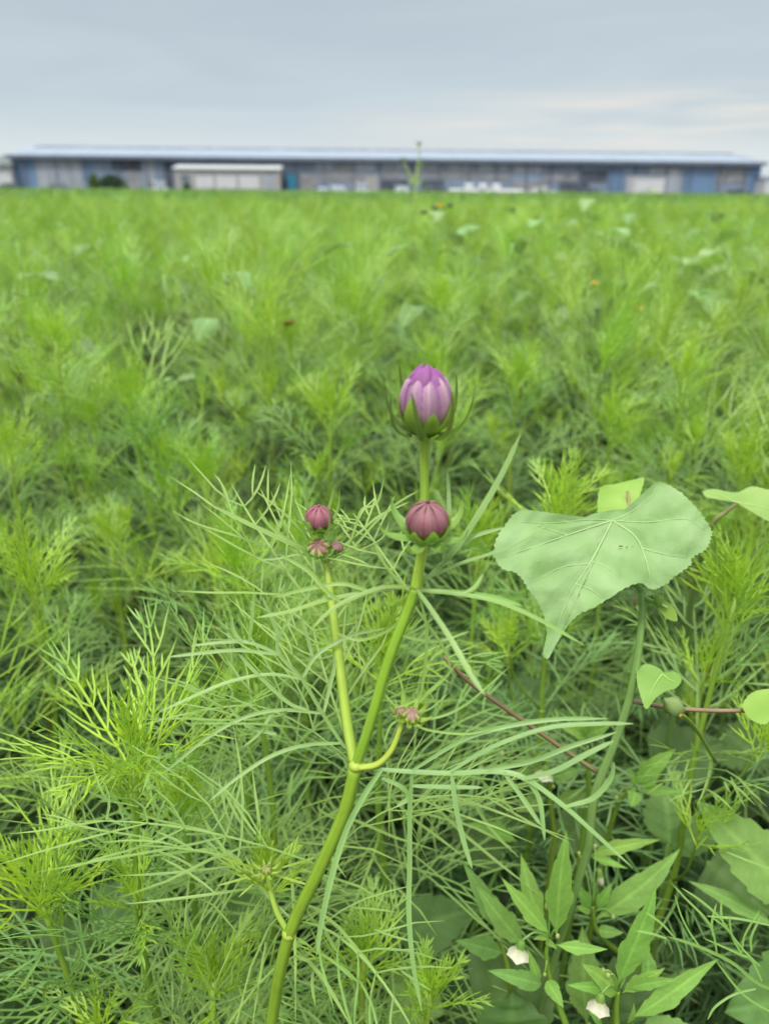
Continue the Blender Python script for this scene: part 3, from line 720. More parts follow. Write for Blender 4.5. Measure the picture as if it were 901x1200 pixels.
def bud(root, c, Rr, H, ax, cols, opening=False, seed=0, label=None, nb=8, brl=1.9, brw=.30, spl=1.0, nin=8, gth=.34, lift=.8):
    """closed cosmos bud: core + folded petals + cup bracts + splayed outer bracts. c = base centre"""
    g = np.random.default_rng(seed); A_ = cone_axes(ax); c = np.asarray(c)
    base, mid, top, edge, green = [np.array(q) for q in cols]
    T = lambda p: c + np.asarray(p) @ A_.T
    prof = lambda v: np.interp(v, [0, .08, .2, .4, .6, .78, .9, 1], [.30, .62, .86, 1.0, .97, .80, .52, .12]) if not opening else \
        np.interp(v, [0, .08, .2, .4, .6, .78, .9, 1], [.34, .62, .84, 1.0, .99, .86, .62, .30])
    mb = MB(); n = 16; vs = []; cs = []
    for i in range(13):
        v = i / 12; r_ = Rr * prof(v) * (.90 if opening else .93)
        for j in range(n):
            a = 2 * math.pi * j / n; vs.append([r_ * math.cos(a), r_ * math.sin(a), H * v * (.92)])
            cs.append(lerp(green, lerp(mid, top, v) * .8, min(1, max(0, (v - .15) * 3))))
    f = [(i * n + j, i * n + (j + 1) % n, (i + 1) * n + (j + 1) % n, (i + 1) * n + j) for i in range(12) for j in range(n)] + [tuple(12 * n + j for j in range(n))]
    mb.add(T(vs), f, np.array(cs)); core = part('flower_bud', mb, MPETAL, root)
    if label: core['label'] = label
    # petals
    pk = g.uniform(-.012, .022, 8); pj = g.uniform(-.10, .10, 8)
    for k in range(8):
        a0 = 2 * math.pi * (k + .12) / 8 + pj[k]; mb = MB(); vs = []; cs = []; nu, nv = 9, 13
        vmax = 1.0 if not opening else (.90, .97, .93, .98, .90, .96, .92, .95)[k]
        for i in range(nv):
            v = i / (nv - 1) * vmax
            half = math.pi / 8 * (1.22 if opening else 1.16) * np.interp(i / (nv - 1), [0, .5, .8, 1], [1, 1, 1.0 if opening else .92, .62 if opening else .5])
            for j in range(nu):
                u = j / (nu - 1) * 2 - 1
                pleat = (.03 if opening else .012) * math.cos(u * math.pi * 1.5) + (.055 if opening else .02) * (1 - u * u) + .018 * u
                r_ = Rr * (prof(v) * (1 + pleat + pk[k] + (.012 if k % 2 else 0)) + (.02 if opening else .0))
                if i == nv - 1: r_ *= .9
                a = a0 + u * half; vs.append([r_ * math.cos(a), r_ * math.sin(a), H * (v + (.02 * (1 - u * u) if i > nv - 3 else 0))])
                cc = lerp(base, mid, min(1, max(0, (v - .12) / .4))); cc = lerp(cc, top, min(1, max(0, (v - .5) / .45)))
                e_ = (abs(u) ** 3) * .15 + (.55 * (1 - abs(u)) ** 1.3 * min(1, max(0, (v - .45) * 2.2)) if opening else .25 * (1 - abs(u)) * max(0, v - .3))
                streak = (.86 + .10 * math.cos(u * 11 + k) + .08 * math.sin(u * 23 + k * 2)) * (.9 + .02 * (k * 5 % 8))
                cc = lerp(cc, edge, min(.85, e_)) * streak
                if opening: cc = cc * lerp([1, 1, 1], [.72, .50, .80], min(1, abs(u) ** 2 * (.3 + .9 * v)))
                else: cc = cc * lerp([1, 1, 1], [.80, .62, .75], abs(u) ** 3)
                cs.append(cc)
        ff = [(i * nu + j, i * nu + j + 1, (i + 1) * nu + j + 1, (i + 1) * nu + j) for i in range(nv - 1) for j in range(nu - 1)]
        mb.add(T(vs), ff, np.array(cs)); part('petal', mb, MPETAL, root, core)
    if opening:      # crumpled inner petals pushing out at the top
        for k in range(7):
            a0 = 2 * math.pi * k / 7 + .3; mb = MB(); vs = []; cs = []; nu, nv = 7, 9
            hh = g.uniform(1.02, 1.13); rr0 = g.uniform(.30, .50)
            for i in range(nv):
                v = i / (nv - 1)
                for j in range(nu):
                    u = j / (nu - 1) * 2 - 1
                    a = a0 + u * .55 + v * .9
                    r_ = Rr * (np.interp(v, [0, .5, .8, 1], [.85, .72, rr0, .16]) * (1 + .10 * math.cos(u * 5 + k)))
                    z = H * (.45 + (hh - .45) * (1 - (1 - v) ** 1.6) - .06 * u * u * v)
                    vs.append([r_ * math.cos(a), r_ * math.sin(a), z])
                    cs.append(lerp(top * .9, np.array([.28, .06, .27]), v) * (.8 + .3 * abs(math.cos(u * 3 + k))))
            ff = [(i * nu + j, i * nu + j + 1, (i + 1) * nu + j + 1, (i + 1) * nu + j) for i in range(nv - 1) for j in range(nu - 1)]
            mb.add(T(vs), ff, np.array(cs)); part('petal', mb, MPETAL, root, core)
    # inner bracts (cup)
    for k in range(nin):
        a0 = 2 * math.pi * k / nin + .2; mb = MB(); vs = []; cs = []; nu, nv = 5, 9
        ht = gth * g.uniform(.85, 1.25)
        for i in range(nv):
            v = i / (nv - 1); half = math.pi / nin * np.interp(v, [0, .3, .7, 1], [1.3, 1.15, .6, .05])
            for j in range(nu):
                u = j / (nu - 1) * 2 - 1
                r_ = Rr * (prof(v * ht) * 1.10 + .03) + Rr * .10 * v ** 2 * (1 if opening else .2)
                a = a0 + u * half; vs.append([r_ * math.cos(a), r_ * math.sin(a), H * (v * ht - .02)])
                cs.append(lerp(green * 1.15, green * 1.5, abs(u)))
        ff = [(i * nu + j, i * nu + j + 1, (i + 1) * nu + j + 1, (i + 1) * nu + j) for i in range(nv - 1) for j in range(nu - 1)]
        mb.add(T(vs), ff, np.array(cs)); part('bract', mb, MLEAF, root, core)
    # receptacle
    mb = MB(); pr = [(0, -.30), (.24, -.26), (.34, -.16), (.52, -.04), (.66, .05)]
    vs = []; n = 12
    for (r_, z) in pr:
        for j in range(n): a = 2 * math.pi * j / n; vs.append([Rr * max(r_, .14) * math.cos(a), Rr * max(r_, .14) * math.sin(a), z * Rr])
    ff = [(i * n + j, i * n + (j + 1) % n, (i + 1) * n + (j + 1) % n, (i + 1) * n + j) for i in range(len(pr) - 1) for j in range(n)]
    mb.add(T(vs), ff, green * .9); part('receptacle', mb, MLEAF, root, core)
    # outer bracts
    for k in range(nb):
        a0 = 2 * math.pi * (k + .5) / nb + g.uniform(-.12, .12) + .15
        ln = brl * Rr * g.uniform(.9, 1.15); o_ = spl * g.uniform(.8, 1.15)
        pts = []; tw = g.uniform(-.25, .25)
        for v in np.linspace(0, 1, 9):
            r_ = Rr * .55 + ln * (o_ * .62 * (1 - (1 - v) ** 2.2)) ; z = -.04 * Rr + ln * lift * (v ** 1.6)
            pts.append([r_ * math.cos(a0 + tw * v * v), r_ * math.sin(a0 + tw * v * v), z])
        pts = np.array(pts); w_ = brw * Rr * np.interp(np.linspace(0, 1, 9), [0, .25, .5, .8, 1], [1.2, 1.35, .9, .55, .15])
        mb = MB(); inward = A_ @ np.array([-math.cos(a0) * .8, -math.sin(a0) * .8, .6])
        ribbon(mb, T(pts), w_, inward, green * (.75 if opening else 1.1) * [1, 1, 1.6], green * (.45 if opening else 1.0) * [1, 1, 1.8], keel=.25); part('bract', mb, MLEAF, root, core)
    return core
GB = np.array([.20, .32, .06])
tocam = lambda p: nrm(CAM - p)
b1 = P(498, 506, .271)
bud(hero, b1, .0085, .0226, np.array([0, 0, 1]) + tocam(b1) * .15, [(.42, .42, .18), (.52, .29, .42), (.46, .22, .42), (.78, .58, .58), GB * [1.15, 1.1, .8]], True, 1,
    'large opening bud with lilac and pale pink petals at the top', brl=2.7, brw=.34, spl=.72, gth=.60, lift=.86)
b2 = P(500, 628, .273)
bud(hero, b2, .0075, .0140, np.array([0, 0, 1]) + tocam(b2) * .25, [(.32, .28, .12), (.30, .110, .135), (.35, .15, .165), (.50, .31, .24), GB * [1.2, 1.25, .9]], False, 2,
    'round closed dusky red bud in the middle', brl=2.0, brw=.46, spl=1.2, gth=.48, lift=.55, nb=7)
b3 = P(373, 619, .305)
stem_part([(382, 655, .310), (379, 640, .308), (374, 622, .306)], [.0013, .0012], SY, SY, hero, name='bud_stalk', n=8)
bud(hero, b3, .0055, .0102, np.array([0.05, 0, 1]) + tocam(b3) * .2, [(.36, .30, .12), (.36, .12, .16), (.38, .13, .17), (.50, .30, .26), GB * 1.1], False, 3,
    'small pink closed bud on the left stem', brl=2.8, brw=.26, spl=.75, gth=.50, lift=.95)
b4 = P(374, 646, .304)
bud(hero, b4, .0040, .0048, np.array([-.15, 0, 1]) + tocam(b4) * .8, [(.34, .36, .10), (.36, .22, .13), (.34, .17, .14), (.44, .30, .20), GB * 1.3], False, 4,
    'small flat green and brown bud below the pink one', brl=2.2, brw=.34, spl=.9, gth=.80, lift=.8)
b5 = P(392, 645, .306)
bud(hero, b5, .0025, .0044, np.array([.5, 0, .8]) + tocam(b5) * .3, [(.34, .36, .10), (.40, .22, .20), (.42, .2, .22), (.5, .34, .28), GB * 1.3], False, 5,
    'tiny pinkish bud beside the flat bud', brl=2.6, brw=.35, spl=1.0, gth=.5)
b6 = P(481, 842, .296)
bud(hero, b6, .0031, .0050, np.array([.15, 0, .9]) + tocam(b6) * .5, [(.45, .50, .08), (.42, .36, .18), (.46, .29, .24), (.52, .42, .26), np.array([.40, .52, .06])], False, 6,
    'tiny yellow green bud with a pink face on the short right stem', brl=3.4, brw=.46, spl=1.0, gth=.85)
b7 = P(470, 836, .296)
bud(hero, b7, .0020, .0040, np.array([-.25, 0, .9]) + tocam(b7) * .3, [(.50, .50, .12), (.46, .34, .24), (.46, .3, .24), (.55, .4, .3), np.array([.42, .50, .08])], False, 7,
    'tiniest bud left of the pink faced one', brl=3.0, brw=.40, spl=.8, gth=.6)
px_leaf(hero, [
    [(474, 838, .297), (452, 815, .296), (444, 792, .296)], [(476, 836, .297), (470, 800, .297), (462, 780, .297)], [(478, 834, .297), (500, 815, .296), (520, 796, .295), (537, 775, .294)],
    [(480, 838, .297), (505, 830, .296), (525, 812, .295)], [(476, 842, .297), (500, 855, .296), (545, 860, .295), (575, 855, .294)],
    [(474, 840, .297), (458, 850, .297), (450, 870, .297)], [(462, 830, .293), (480, 824, .292), (500, 812, .291), (518, 795, .290)],
    [(478, 838, .297), (506, 842, .295), (545, 826, .294), (596, 782, .292)]], c=lerp(GM, GY, .3), w=.0010)
# low left star shoot
b8 = P(312, 1021, .330)
bud(hero, b8, .0021, .0034, np.array([.1, 0, 1]) + tocam(b8) * .4, [(.40, .50, .08), (.40, .46, .12), (.42, .46, .14), (.5, .5, .2), np.array([.36, .48, .05])], False, 8,
    'tiny yellow green bud on the low left shoot', brl=4.2, brw=.42, spl=1.1, gth=.7)
mb = MB(); tuft_mb(mb, P(312, 1020, .337), .32, 0, .95, 7); part('leaf_tuft', mb, MLEAF, hero)
px_leaf(hero, [[(312, 1022, .337), (312 + 62 * math.cos(a) * s, 1020 - 52 * math.sin(a) * s, .337 - .01 * s)] for a, s in ((.3, 1), (.9, .8), (1.5, 1.0), (2.1, .9), (2.8, 1), (3.5, 1), (4.0, .8), (5.9, 1))],
        c=GY * .9, w=.0010)

for (pp, ds) in [((417, 898, .312), [(165, 25, .9), (120, 20, .8)]), ((376, 1015, .326), [(190, 20, .85), (30, 25, .7)]), ((345, 1080, .338), [(150, 15, .9), (-30, 20, .7)]), ((393, 745, .312), [(150, 30, .7)]), ((484, 700, .288), [(120, 10, .6)])]:
    for (dg, el, sc) in ds:
        o = obj('leaf', LEAVES['fine'][rng.integers(8)], None, hero, P(*pp) - hero_loc)
        o.rotation_euler = Matrix(axes(R(dg), R(el), rng.uniform(-.3, .3)).tolist()).to_euler(); o.scale = (sc,) * 3
# ------------------------------------------------------------------ broad leaves
def heart_leaf_px(root, outline, o_px, dfun, col, name='leaf', teeth=.012, veins=(), rings=12, label=None, ripple=.0012, seed=0, parent=None, mtl=None):
    """a broad leaf whose rim passes through the given pixels on the sloping surface dfun(px,py)"""
    g = np.random.default_rng(seed)
    ol = spline(np.array(outline + [outline[0]], float), len(outline) * 9)[:-1]
    n = len(ol); o_ = np.array(o_px, float)
    ph = g.uniform(0, 6.28, 6)
    vv = np.vstack([spline(np.array(v, float), 30) for v in veins]) if veins else None
    K = g.uniform(.02, .06, (7, 2)) * g.choice([-1, 1], (7, 2)); P0 = g.uniform(0, 6.28, 7)
    def surf(q):
        dd = dfun(q[0], q[1])
        rn = sum(math.sin(q[0] * K[i, 0] + q[1] * K[i, 1] + P0[i]) for i in range(7)) / 3.0
        rf = math.sin(q[0] * .17 + 2 * math.sin(q[1] * .05 + P0[1])) * math.sin(q[1] * .15 + 2 * math.sin(q[0] * .06 + P0[2]))
        dd += ripple * (.95 * rn + .28 * rf)
        if vv is not None:
            dv = np.min(np.hypot(vv[:, 0] - q[0], vv[:, 1] - q[1])); dd -= ripple * 1.3 * (1 - math.exp(-(dv / 11) ** 1.3))
        return dd
    V = []; Cc = []
    for i in range(rings + 1):
        t = (i / rings) ** .85
        for j in range(n):
            q = o_ + (ol[j] - o_) * t
            if i == rings:
                rv = ol[j] - o_; q = q + rv / max(1, np.hypot(*rv)) * min(np.hypot(*rv), 110) * (teeth * (1 if j % 3 == 0 else -.6) * g.uniform(.2, 1.5) + g.normal(0, .004))
            V.append(P(q[0], q[1], surf(q)))
            bl = math.sin(q[0] * .06 + 2 * math.sin(q[1] * .04 + ph[1]) + ph[5]) * math.sin(q[1] * .07 + ph[2] + math.sin(q[0] * .05))
            Cc.append(np.array(col) * (1 + .10 * bl) * [1 + .06 * bl, 1, 1 + .12 * bl])
    f = [(i * n + j, i * n + (j + 1) % n, (i + 1) * n + (j + 1) % n, (i + 1) * n + j) for i in range(rings) for j in range(n)]
    mb = MB(); mb.add(V, f, np.array(Cc)); lf = part(name, mb, mtl or MVELVET, root, parent)
    if label: lf['label'] = label
    if veins and parent is None:
        for k, v in enumerate(veins):
            pts = spline(np.array(v, float), 26); mb = MB()
            pp = np.array([P(q[0], q[1], surf(q) - .00025) for q in pts])
            tube(mb, pp, np.linspace(.00055 if k < 3 else .00035, .0001, 26), np.asarray(col) * [1.7, 1.45, 1.7], k=6)
            part('vein', mb, MVELVET, root, lf)
    return lf
z6 = lambda x, y: (560 + x * .3785, 540 + y * .3785)
VL = np.array([.215, .352, .135])
vloc = P(690, 990, .42); vloc = np.array([vloc[0] - .02, vloc[1] + .12, 0])
vel = thing('velvetleaf_plant', 'velvetleaf with one large pale heart shaped leaf facing the lens on the right', 'velvetleaf plant', vloc)
def dbig(x, y):
    base_ = .372 + (650 - y) * .00028
    base_ += .00012 * max(0, x - 760) - .00006 * max(0, 660 - x) + (.012 * math.exp(-((x - 718) / 26) ** 2) * min(1, max(0, (640 - y) / 40)))
    if y > 690: base_ += (y - 690) * .00022
    return base_
heart_leaf_px(vel, [z6(*q) for q in [(418, 152), (360, 163), (300, 185), (240, 183), (190, 176), (150, 152), (120, 158), (85, 195), (58, 240), (48, 295), (75, 333), (125, 352), (150, 392), (185, 440), (205, 490), (212, 540), (200, 598), (214, 613), (226, 600),
                                     (246, 562), (272, 518), (310, 478), (380, 443), (440, 404), (500, 379), (535, 398), (570, 388), (612, 357), (655, 325), (664, 300), (700, 277), (719, 245), (720, 210), (690, 165), (650, 118), (600, 80), (550, 66), (518, 110), (480, 146), (435, 150)]],
              z6(415, 185), dbig, VL, veins=[[z6(415, 185), z6(350, 310), z6(280, 420), z6(220, 590)], [z6(415, 185), z6(330, 212), z6(220, 250), z6(75, 300)], [z6(415, 185), z6(490, 240), z6(525, 330), z6(532, 380)],
                                             [z6(415, 185), z6(520, 190), z6(640, 180), z6(700, 215)], [z6(415, 185), z6(340, 182), z6(240, 192), z6(130, 190)], [z6(415, 185), z6(470, 160), z6(530, 115), z6(552, 80)],
                                             [z6(350, 310), z6(400, 330), z6(440, 362)], [z6(345, 318), z6(260, 330), z6(170, 375)], [z6(300, 380), z6(350, 400), z6(385, 425)], [z6(505, 270), z6(580, 290), z6(650, 300)], [z6(280, 232), z6(230, 215), z6(180, 200)]],
              label='large pale green heart shaped leaf with a drooping tip', teeth=.010, rings=26, seed=2, ripple=.0024)
VS = np.array([.165, .30, .085])
stem_part([(690, 990, .425), (697, 930, .415), (720, 870, .405), (738, 815, .398), (748, 760, .393), (752, 715, .390), (751, 690, .389)], [.0026, .0029, .0026, .0022, .0020], VS * [1, .95, .9], VS * 1.15, vel, k=12,
          world_tail=[vloc, lerp(vloc, P(690, 990, .425), .5)])
stem_part([(751, 692, .389), (742, 680, .385), (728, 660, .385), (718, 626, .390), (717, 616, .390)], [.0020, .0015], VS * 1.2, VS * 1.3, vel, name='petiole')
stem_part([(742, 822, .400), (790, 830, .398), (850, 833, .396), (915, 830, .394), (960, 822, .392)], [.0014, .0011], np.array([.25, .18, .10]), np.array([.24, .15, .09]), vel, name='petiole', label='reddish brown petiole running to the right')
stem_part([(700, 905, .412), (660, 878, .408), (620, 850, .400), (580, 822, .392), (548, 798, .386), (520, 770, .380)], [.0014, .0011], np.array([.22, .17, .08]), np.array([.26, .13, .10]), vel, name='petiole', label='reddish petiole running up to the left')
stem_part([(753, 700, .390), (772, 708, .385), (782, 712, .383)], [.0013, .0008], VS * 1.2, VS * 1.4, vel, name='petiole', n=6)
mb = MB()
for (x_, y_, w_) in ((727, 640, 3.2), (734, 641, 2.0), (741, 640.5, 1.2)):
    c_ = P(x_, y_, dbig(x_, y_) - .0042); ball(mb, c_, w_ / FPX * .38 * .6, np.array([.20, .17, .05]), k=6, m=4, sq=(1.5, .6, .5))
part('blemish', mb, MVELVET, vel)
def dflat(d, kx=0, ky=0, cx=0, cy=0): return lambda x, y: d + (x - cx) * kx + (y - cy) * ky
YL = np.array([.23, .36, .06])
heart_leaf_px(vel, [(745, 785), (757, 778), (772, 783), (778, 788), (790, 787), (798, 796), (792, 806), (780, 810), (768, 818), (757, 831), (751, 818), (746, 800)], (775, 790), dflat(.385, 0, -.0006, 770, 800), YL * [.95, 1, 1.3], seed=3, label='small pale new leaf beside the stem', ripple=.0006,
              veins=[[(775, 790), (765, 805), (756, 828)], [(775, 790), (785, 797), (793, 800)]], rings=8)
heart_leaf_px(vel, [(764, 698), (778, 703), (790, 714), (793, 728), (780, 724), (770, 712)], (764, 699), dflat(.386), YL * .9, seed=4, ripple=.0004, rings=6)
heart_leaf_px(vel, [(868, 826), (880, 812), (901, 807), (930, 808), (950, 830), (930, 850), (905, 842), (896, 849), (884, 846), (874, 838)], (925, 822), dflat(.392, 0, -.0005, 900, 830), YL, seed=5, label='yellow green leaf cut by the right edge with a small hole', rings=8, ripple=.0008)
heart_leaf_px(vel, [(699, 600), (703, 572), (722, 567), (742, 562), (754, 560), (752, 572), (745, 590), (735, 600), (715, 602)], (735, 575), dflat(.47, 0, -.001, 730, 580), YL, seed=6, label='yellow green leaf half hidden behind the large leaf', rings=8)
stem_part([(751, 690, .392), (742, 640, .42), (738, 605, .45), (735, 576, .469)], [.0014, .0010], np.array([.25, .2, .09]), np.array([.28, .2, .09]), vel, name='petiole', n=10)
mb = MB(); ball(mb, P(771, 704, .383), .0028, YL, sq=(.8, .8, 1.3)); ball(mb, P(744, 705, .388), .0018, np.array([.35, .3, .15]), sq=(.7, .7, 1.4)); part('flower_bud', mb, MLEAF, vel)

# velvetleaf on the right edge, further back
v2 = P(800, 720, .62); v2 = np.array([v2[0], v2[1], 0]); vel2 = thing('velvetleaf_plant', 'velvetleaf behind the right edge holding up a leaf seen from its side', 'velvetleaf plant', v2)
stem_part([(805, 760, .60), (812, 690, .55), (833, 618, .50), (850, 600, .49), (863, 590, .485)], [.0030, .0022, .0014], VS, np.array([.27, .24, .11]), vel2, world_tail=[v2])
heart_leaf_px(vel2, [(822, 576), (835, 573), (862, 577), (880, 570), (901, 574), (940, 580), (960, 600), (930, 618), (901, 611), (885, 602), (868, 590), (845, 584), (828, 583)], (862, 589), dflat(.485, 0, -.0008, 862, 589), YL * [.95, 1, 1.6], seed=8, rings=9, ripple=.001,
              veins=[[(862, 589), (890, 594), (930, 606)], [(862, 589), (845, 581), (828, 578)]])
heart_leaf_px(vel2, [(885, 566), (901, 569), (930, 566), (935, 574), (905, 575), (888, 573)], (900, 571), dflat(.52, 0, .001, 900, 572), YL, seed=9, rings=5)

# ------------------------------------------------------------------ generic blade leaf (world space)
def blade(mb, b, tip, w, upv, col, teeth=4, fold=.25, droop=.12, n=40, shape='lance', seed=0, wave=.03):
    g = np.random.default_rng(seed); b = np.asarray(b); tip = np.asarray(tip); d = tip - b; Ln = np.linalg.norm(d); f_ = d / Ln
    s = nrm(np.cross(f_, upv)); u = np.cross(s, f_)
    V = []; Cc = []; t = np.linspace(0, 1, n); m = 5 if n > 20 else 3; kq = 1.0 if n > 20 else 0.0
    for i, x in enumerate(t):
        if shape == 'lance': hw = np.interp(x, [0, .08, .22, .42, .7, .92, 1], [.04, .12, .62, 1, .62, .16, .0])
        elif shape == 'ovate': hw = np.interp(x, [0, .06, .18, .35, .6, .85, 1], [.05, .45, .9, 1, .82, .36, .0])
        else: hw = np.interp(x, [0, .04, .15, .35, .6, .85, 1], [.5, .85, 1, .98, .72, .32, .0])
        tv = 1 + (.16 if teeth else 0) * (((x * teeth) % 1) - .5) * (1 if .15 < x < .9 else 0)
        c = b + d * x + u * (Ln * droop * (x - x * x) * 2 - Ln * droop * .3 * x * x) + s * Ln * .03 * math.sin(3 * x + seed)
        for j in range(-m, m + 1):
            y = j / m
            h = abs(y) * fold * w * hw + w * wave * math.sin(x * 14 + y * 3 + seed) * abs(y) + w * .05 * math.cos(x * 26 - abs(y) * 5) * (1 - abs(y)) * min(1, abs(y) * 4) + kq * w * .05 * abs(math.sin(math.pi * (x * 8 - abs(y) * 1.7))) * min(1, abs(y) * 3) * hw
            V.append(c + s * y * w * hw * (tv if abs(j) == m else 1) + u * h)
            sv_ = kq * max(0, 1 - abs(math.sin(math.pi * (x * 8 - abs(y) * 1.7))) * 2.2)
            Cc.append(np.array(col) * (1.35 if j == 0 else 1.0 + .16 * sv_) * (1 + .04 * math.sin(7 * x + y * 2 + seed)))
    k = 2 * m + 1
    F = [(i * k + j, i * k + j + 1, (i + 1) * k + j + 1, (i + 1) * k + j) for i in range(n - 1) for j in range(k - 1)]
    mb.add(V, F, np.array(Cc))
def px_blade(root, b, tip, wpx, col, shape='lance', teeth=4, seed=0, upv=None, name='leaf', fold=.22, label=None, droop=.10):
    mb = MB(); d = (b[2] + tip[2]) / 2
    blade(mb, P(*b), P(*tip), wpx / 2 / FPX * d, VUP if upv is None else nrm(upv), jit(col, .04), teeth, fold, droop, shape=shape, seed=seed)
    o = part(name, mb, MBROAD, root)
    if label: o['label'] = label
    return o

# ------------------------------------------------------------------ ground cherries, lower right
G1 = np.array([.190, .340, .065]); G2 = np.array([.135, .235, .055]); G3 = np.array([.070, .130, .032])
def bell(root, c, r_, h_, tilt, parent=None, closed=False):
    """white five lobed bell hanging down, with a green calyx cap"""
    A_ = cone_axes(nrm(np.array([tilt[0], tilt[1], -1.0]))); T = lambda p: np.asarray(c) + np.asarray(p) @ A_.T
    mb = MB(); n = 25; V = []; Cc = []
    for i, (v, rr) in enumerate([(0, .22), (.2, .34), (.45, .48), (.7, .70 if not closed else .5), (.9, .96 if not closed else .35), (1, 1.12 if not closed else .12)]):
        for j in range(n):
            a = 2 * math.pi * j / n; lob = 1 + (.06 * math.cos(5 * a) + .05 * math.cos(10 * a)) * v
            V.append([r_ * rr * lob * math.cos(a), r_ * rr * lob * math.sin(a), h_ * (v + (.06 * math.cos(5 * a) if v > .8 else 0))])
            Cc.append(lerp((.38, .44, .12), (.60, .58, .44), min(1, max(0, v * 1.9 - .25))) * (1 - .08 * math.cos(5 * a) * v))
    F = [(i * n + j, i * n + (j + 1) % n, (i + 1) * n + (j + 1) % n, (i + 1) * n + j) for i in range(5) for j in range(n)]
    mb.add(T(V), F, np.array(Cc)); fl = part('flower', mb, MPETAL, root)
    mb = MB(); V = []
    for i, (v, rr) in enumerate([(-.12, .12), (-.08, .30), (.1, .42), (.3, .52)]):
        for j in range(10):
            a = 2 * math.pi * j / 10; V.append([r_ * rr * math.cos(a), r_ * rr * math.sin(a), h_ * (v + (.10 * (j % 2) if i == 3 else 0))])
    F = [(i * 10 + j, i * 10 + (j + 1) % 10, (i + 1) * 10 + (j + 1) % 10, (i + 1) * 10 + j) for i in range(3) for j in range(10)]
    mb.add(T(V), F, G1 * .9); part('calyx', mb, MBROAD, root, fl)
def weed(label, stempts, leaves, buds=(), bells=(), r_=(.0026, .0020, .0012), cat='ground cherry plant', name='ground_cherry_plant', col=None, stemcol=None):
    g0 = P(*stempts[0]); loc = np.array([g0[0], g0[1] + .01, 0]); t = thing(name, label, cat, loc)
    stem_part(stempts, list(r_), (STM_ if stemcol is None else stemcol) * .8, STM_ if stemcol is None else stemcol, t, world_tail=[loc, lerp(loc, g0, .5)], k=8)
    for i, L_ in enumerate(leaves):
        b, tip, w, c = L_[:4]; sh = L_[4] if len(L_) > 4 else 'lance'
        # a short petiole from the nearest stem point
        px_blade(t, b, tip, w, c, sh, teeth=L_[5] if len(L_) > 5 else 4, seed=i + int(b[0]))
    sl_ = pl(stempts, 30)
    def pedicel(q, r0):
        k = np.argmin(np.linalg.norm(sl_ - q, axis=1) + .25 * np.abs(sl_[:, 2] - q[2])); b = sl_[k]; mb = MB()
        tube(mb, spline([b, lerp(b, q, .55) + np.array([0, 0, .006]), q], 8), r0, G1 * .9, k=5); part('flower_stalk', mb, MSTEM, t)
    for (q, r1, h1, tl, cl) in bells: pedicel(P(*q) + np.array([0, 0, .001]), .0006)
    for (q, r1) in buds: pedicel(P(*q), .0005)
    for (q, r1) in buds:
        mb = MB(); ball(mb, P(*q), r1, np.array([.38, .46, .16]), k=8, m=6, sq=(.8, .8, 1.2)); part('flower_bud', mb, MBROAD, t)
    for (q, r1, h1, tl, cl) in bells: bell(t, P(*q), r1, h1, tl, closed=cl)
    return t
weed('ground cherry with toothed leaves and a white bell flower hanging at its left', [(668, 1215, .45), (655, 1180, .45), (645, 1150, .45), (640, 1120, .445), (643, 1100, .44)], [
    ((650, 1096, .44), (667, 974, .42), 33, G1 * 1.05), ((642, 1098, .44), (590, 1026, .43), 22, G1 * 1.15), ((636, 1092, .45), (610, 1000, .46), 26, G1 * .95),
    ((650, 1108, .435), (712, 1111, .425), 15, G1 * 1.1, 'lance', 2), ((643, 1098, .44), (625, 1101, .43), 8, G1, 'ovate', 0), ((634, 1150, .445), (572, 1140, .43), 20, G2 * 1.3, 'ovate', 2),
    ((640, 1150, .44), (661, 1180, .425), 17, G1, 'ovate', 2), ((632, 1150, .445), (616, 1112, .44), 12, G1, 'ovate', 2), ((640, 1102, .44), (652, 1112, .43), 8, G1, 'ovate', 0)],
    buds=[((653, 1097, .435), .0016), ((638, 1142, .44), .0012), ((641, 1062, .44), .0022)],
    bells=[((611, 1104, .428), .0054, .0092, (-.15, -.1), False)])
px = [(611, 1106, .428), (620, 1118, .435), (634, 1145, .443)]
weed('ground cherry at the bottom with a white bell flower among upright leaves', [(722, 1230, .44), (722, 1200, .44), (722, 1180, .435), (724, 1162, .43)], [
    ((727, 1156, .43), (765, 1037, .41), 34, G1), ((722, 1165, .43), (683, 1130, .42), 24, G1 * 1.05, 'ovate', 2), ((716, 1160, .43), (665, 1152, .42), 15, G1, 'lance', 2),
    ((730, 1165, .43), (778, 1133, .42), 18, G1 * 1.05), ((735, 1160, .425), (795, 1146, .41), 14, G1), ((760, 1150, .44), (757, 1112, .44), 20, G2 * 1.4, 'ovate', 3),
    ((735, 1200, .42), (742, 1176, .41), 8, G1, 'lance', 0), ((705, 1205, .42), (690, 1182, .41), 8, G1, 'lance', 0), ((735, 1190, .43), (845, 1128, .42), 26, G1 * 1.0, 'lance', 4)],
    buds=[((712, 1143, .425), .0017), ((706, 1137, .425), .0014), ((748, 1128, .43), .0016)],
    bells=[((704, 1166, .418), .0054, .0092, (-.1, -.15), False)])
